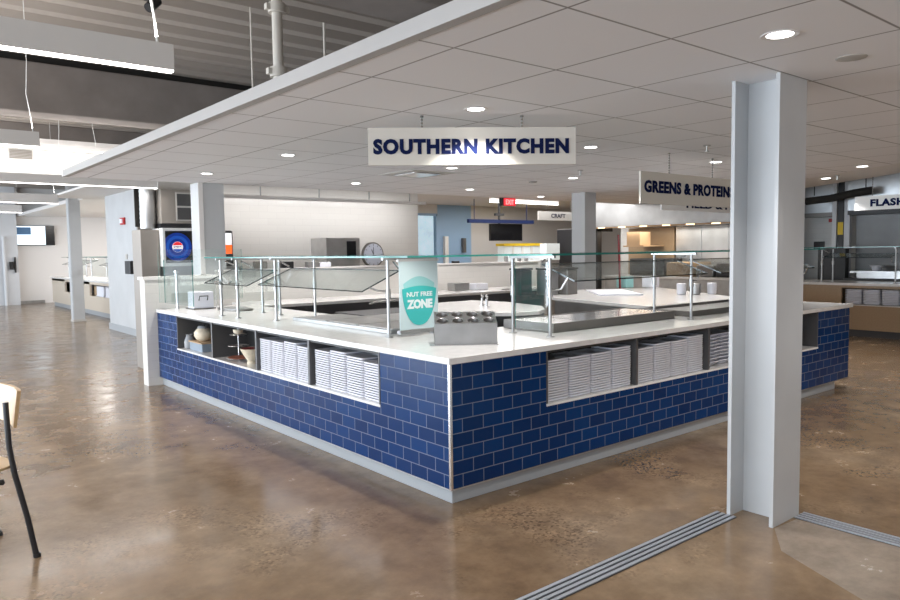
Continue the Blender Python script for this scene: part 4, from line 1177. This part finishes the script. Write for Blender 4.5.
# ================================================================== RIGHT: OAK COUNTER
TD = Matrix(((0, 1, 0, 10.38), (1, 0, 0, 0), (0, 0, 1, 0), (0, 0, 0, 1)))   # u along Y, v inward
t = thing('oak_counter', 'oak fronted servery counter with open shelf in the right background', 'counter', (10.8, 0, 0))
M(TD).box(-3.5, 3.25, 0, 0.04, 0.12, 0.53).box(2.0, 3.25, 0, 0.04, 0.53, 0.87).box(-3.5, 2.0, 0, 0.04, 0.83, 0.87).box(-3.5, 3.25, 0.42, 0.46, 0.12, 0.87).box(3.21, 3.25, .46, .9, 0.12, 0.87).build('front_panel', ['oak_panel'], t)
M(TD).box(-3.5, 2.0, -0.02, 0.42, 0.532, 0.55).build('shelf', ['stone'], t)
M(TD).box(-3.5, 3.2, 0.03, 0.9, 0, 0.12).build('plinth', ['dark_base'], t)
M(TD).box(-3.55, 3.3, -0.04, 0.95, 0.871, 0.914).build('top', ['stone'], t, bevel=0.004)
for u in (-0.6, 0.62): M(TD).box(u - .012, u + .012, 0.02, 0.42, 0.551, 0.829).build('divider', ['niche_dark'], t)
for i in range(6):
    u = 1.84 - 0.29 * i - (0.21 if i > 3 else 0)
    s_ = M(Matrix.Translation((10.58, u, 0.5505)))
    for k in range(9): s_.rings([sq(0.10, k * .028), sq(0.132, k * .028 + .014), sq(0.132, k * .028 + .0275)])
    solo(s_, 'tray_stack', ['plate'], 'stack of white square trays on the oak counter shelf, %s from the left' % ['first', 'second', 'third', 'fourth', 'fifth', 'sixth', 'seventh'][i], 'trays', 'tray stacks in the oak counter')
guard('glass sneeze guard on the oak counter in the right background', TD, 1.2, 2.38, 0.10, 0.55, 0.0, 0.32, 1.34, 1.41, (False, False), (0.0, 0.7), (-1.0, 2.75))
t = thing('door_frame', 'bright steel posts with a black and yellow striped strip in the right background', 'frame', (11.9, 2.7, 0))
M().box(11.8, 11.9, 2.70, 2.78, 0, 3.18).build('left_post', ['white_paint'], t)
M().box(11.8, 11.9, 2.46, 2.56, 0, 3.18).build('right_post', ['white_paint'], t)
M().box(11.82, 11.88, 2.58, 2.68, 0, 3.18).build('black_strip', ['black'], t)
M().box(11.805, 11.818, 2.58, 2.68, 1.76, 2.0).build('yellow_mark', ['yellow'], t)
t = thing('dark_hood', 'large dark grey hood and backsplash behind the right edge sign', 'exhaust hood', (12.1, 0, 0))
M().box(12.0, 12.29, -5.0, 2.42, 0.95, 2.12).build('backsplash', ['dark_hood'], t)
M().box(11.6, 12.29, -5.0, 2.42, 2.12, 2.20).build('lower_edge', ['black'], t)
M().box(11.6, 12.29, -5.0, 2.42, 2.201, 3.15).build('canopy', ['hood_steel'], t)
t = thing('grey_hood_box', 'smooth grey hood box high between the front column and the steel posts', 'hood', (12.1, 3.1, 2.0))
M().box(11.95, 12.29, 2.84, 3.40, 2.20, 3.15).build('box', ['hood_steel'], t)
M().box(11.93, 12.29, 2.83, 3.41, 2.12, 2.20).build('lower_band', ['pan_dark'], t)
t = thing('flue_duct', 'dark round flue pipe running above the steel posts', 'duct', (11.0, 1.8, 2.5))
M().tube([(11.3, 3.05, 2.40), (11.3, 2.6, 2.43), (11.3, 2.2, 2.50), (11.3, 1.9, 2.53)], 0.07, 12).build('pipe', ['dark_gap'], t, smooth=True)
for y_ in (2.9, 2.0): M().cyl((11.3, y_, 2.5), (11.3, y_, 3.19), 0.01, n=6).build('hanger', ['black'], t)
solo(M().box(11.62, 11.78, 2.45, 2.95, 0, 1.5), 'black_cabinet', ['black'], 'black narrow cabinet behind the right glass guard', 'cabinet')
solo(M().lathe([(0.06, 0), (0.10, 0.08), (0.115, 0.10), (0.08, 0.095), (0, 0.03)], (11.6, 1.9, 1.085)), 'mixing_bowl', ['plate'], 'white bowl on a ledge behind the right glass guard', 'bowl', smooth=True)
solo(M().box(11.45, 11.9, 0.4, 2.3, 1.05, 1.084).box(11.5, 11.85, .5, 2.2, 0.951, 1.05), 'prep_ledge', ['steel'], 'steel ledge carrying a white bowl in the right background', 'ledge')
solo(M().box(11.42, 11.99, -5.0, 2.4, 0, 0.95), 'rear_counter', ['dark_base'], 'dark rear counter below the dark grey hood', 'counter')
solo(M().box(12.26, 12.299, 3.12, 3.32, 1.50, 1.64), 'switch_box', ['black'], 'small black switch box on the white tiles right of the front column', 'switch')
solo(M().box(12.26, 12.299, 2.9, 3.04, 2.02, 2.09), 'red_tag', ['red'], 'small red tag under the grey hood box', 'tag')

# ================================================================== FAR LEFT
t = thing('far_servery', 'pale wood servery counter with open shelf along the far left', 'counter', (2.4, 18, 0))
M().box(2.0, 2.05, 13.0, 22.4, 0.12, 0.50).box(2.0, 2.05, 13.0, 15.3, 0.5, 0.87).box(2.0, 2.05, 17.6, 18.9, 0.5, 0.87).box(2.0, 2.05, 20.6, 22.4, 0.5, 0.87).box(2.0, 2.05, 13.0, 22.4, 0.8, 0.87).box(2.45, 2.5, 13, 22.4, .12, .87).box(2.05, 2.9, 22.35, 22.4, 0.12, 0.87).build('front_panel', ['pale_panel'], t)
M().box(2.03, 2.9, 13.0, 22.35, 0, 0.12).build('plinth', ['base_grey'], t)
M().box(1.97, 2.95, 12.9, 22.45, 0.871, 0.914).build('top', ['stone'], t)
for i, (ya, yb) in enumerate(((15.4, 16.3), (16.5, 17.2), (19.0, 19.9))):
    solo(M().box(2.08, 2.4, ya, yb, 0.5205, 0.76).box(2.06, 2.44, ya - .02, yb + .02, 0.5005, 0.52), 'tray_block', ['plate'], 'block of white trays in the far servery shelf, %s from the right' % ('first', 'second', 'third')[i], 'trays', 'trays in the far servery')
solo(M().box(2.1, 2.4, 17.22, 17.55, 0.5005, 0.75), 'shelf_box', ['oak_panel'], 'orange-brown box in the far servery shelf', 'box')
TF = Matrix(((0, 1, 0, 2.0), (1, 0, 0, 0), (0, 0, 1, 0), (0, 0, 0, 1)))
guard('small distant glass sneeze guard on the far servery beside the wide pier', TF, 13.6, 17.0, 0.3, 0.8, 0.1, 0.5, 1.3, 1.42, (True, True))
guard('most distant glass sneeze guard on the far servery near the wall screen', TF, 18.6, 21.4, 0.3, 0.8, 0.1, 0.5, 1.3, 1.42, (True, True))
t = thing('utensil_rack', 'dark utensil rack standing on the far servery beside the wide pier', 'rack', (2.5, 15.0, 0.9145))
M().box(2.3, 2.7, 12.95, 13.3, 0.9145, 1.35).build('body', ['pan_dark'], t, bevel=0.02)
M().lathe([(0.1, 0), (0.14, 0.1), (0.08, 0.2), (0, 0.2)], (2.5, 13.12, 1.351)).build('top_bowl', ['dull_steel'], t, smooth=True)
t = thing('wall_screen', 'wall-mounted screen showing a bright pale page on the far left wall', 'screen', (1.9, 23.9, 2.2))
M().box(1.0, 2.42, 23.88, 23.98, 1.93, 2.58).build('casing', ['screen_black'], t)
M().box(1.02, 2.14, 23.86, 23.88, 1.95, 2.56).build('page', ['screen_white'], t)
M().box(1.3, 1.72, 23.85, 23.86, 2.28, 2.52).build('picture', ['screen_picture'], t)
# on the wide pier
t = thing('wall_dispenser', 'black wall dispenser on the wide white pier', 'dispenser', (1.34, 11.3, 1.3))
M().box(1.24, 1.359, 11.05, 11.40, 1.20, 1.45).build('body', ['black'], t, bevel=0.01)
t = thing('fire_alarm', 'small red fire alarm high on the wide white pier', 'alarm', (1.34, 11.9, 2.1))
M().box(1.32, 1.359, 11.65, 11.90, 2.16, 2.30).build('box', ['red'], t, bevel=0.004)
M().box(1.30, 1.32, 11.71, 11.84, 2.19, 2.27).build('strobe', ['plate'], t)
solo(M().box(1.34, 1.359, 11.6, 11.7, 1.48, 1.58), 'wall_switch', ['vent_grey'], 'small grey wall switch on the wide white pier', 'switch')
solo(M().box(1.95, 2.2, 10.6, 10.86, 0.9, 1.6), 'dark_wall_unit', ['pan_dark'], 'dark unit on the taupe wall behind the pale pier edge', 'wall unit')

# ================================================================== CHAIRS


def chair(name, label, loc, rz):
    t = thing(name, label, 'chair', loc, rz)
    # local: faces -y (back at +y); right rear leg foot at (0.25, 0.28)
    for sx in (-1, 1):
        m_ = M(); x = 0.225 * sx
        m_.tube([(x * 1.08, 0.30, 0.0), (x * 1.05, 0.268, 0.22), (x, 0.225, 0.45), (x, 0.205, 0.60), (x, 0.200, 0.80), (x, 0.200, 0.83)], 0.014, 10)
        m_.cyl((x * 1.08, 0.302, 0), (x * 1.08, 0.30, 0.02), 0.018); m_.build('rear_leg', ['black'], t, smooth=True, local=True)
        m_ = M(); m_.tube([(x * 1.06, -0.26, 0.0), (x, -0.20, 0.44), (x, 0.0, 0.445), (x, 0.17, 0.43)], 0.014, 10)
        m_.cyl((x * 1.06, -0.26, 0), (x * 1.06, -0.26, 0.02), 0.018); m_.build('front_leg', ['black'], t, smooth=True, local=True)
    M().tube([(-0.225, 0.165, 0.425), (0.225, 0.165, 0.425)], 0.012, 8).tube([(-0.225, -0.17, 0.43), (0.225, -0.17, 0.43)], 0.012, 8).build('stretcher', ['black'], t, smooth=True, local=True)
    s_ = M(); prof = [(-0.23, 0.462, 0.21), (-0.18, 0.472, 0.215), (0.0, 0.470, 0.215), (0.12, 0.474, 0.205), (0.20, 0.480, 0.195), (0.26, 0.486, 0.16)]
    s_.rings([[(-q, y_, z), (q, y_, z), (q, y_, z + 0.014), (-q, y_, z + 0.014)] for y_, z, q in prof]); s_.build('seat', ['wood'], t, bevel=0.003, local=True)
    b_ = M(); rs = []
    for i in range(13):
        a = -1 + i / 6; x = 0.262 * a; d = 0.045 * (1 - a * a)
        rs.append([(x, 0.214 + d, 0.70), (x, 0.232 + d, 0.70), (x, 0.262 + d, 0.885), (x, 0.240 + d, 0.885)])
    b_.rings(rs); b_.build('backrest', ['wood'], t, bevel=0.003, local=True)
    return t


chair('plywood_chair', 'light plywood chair with black metal legs at the left edge, facing left', (-2.4370, 1.0293, 0), math.radians(283))
t = chair('plywood_chair', 'dark distant chair at the left edge behind the near plywood chair', (-1.62, 9.75, 0), math.radians(200))
for ch in t.children_recursive:
    if ch.name.startswith(('seat', 'backrest')): ch.data.materials[0] = MATS['black']
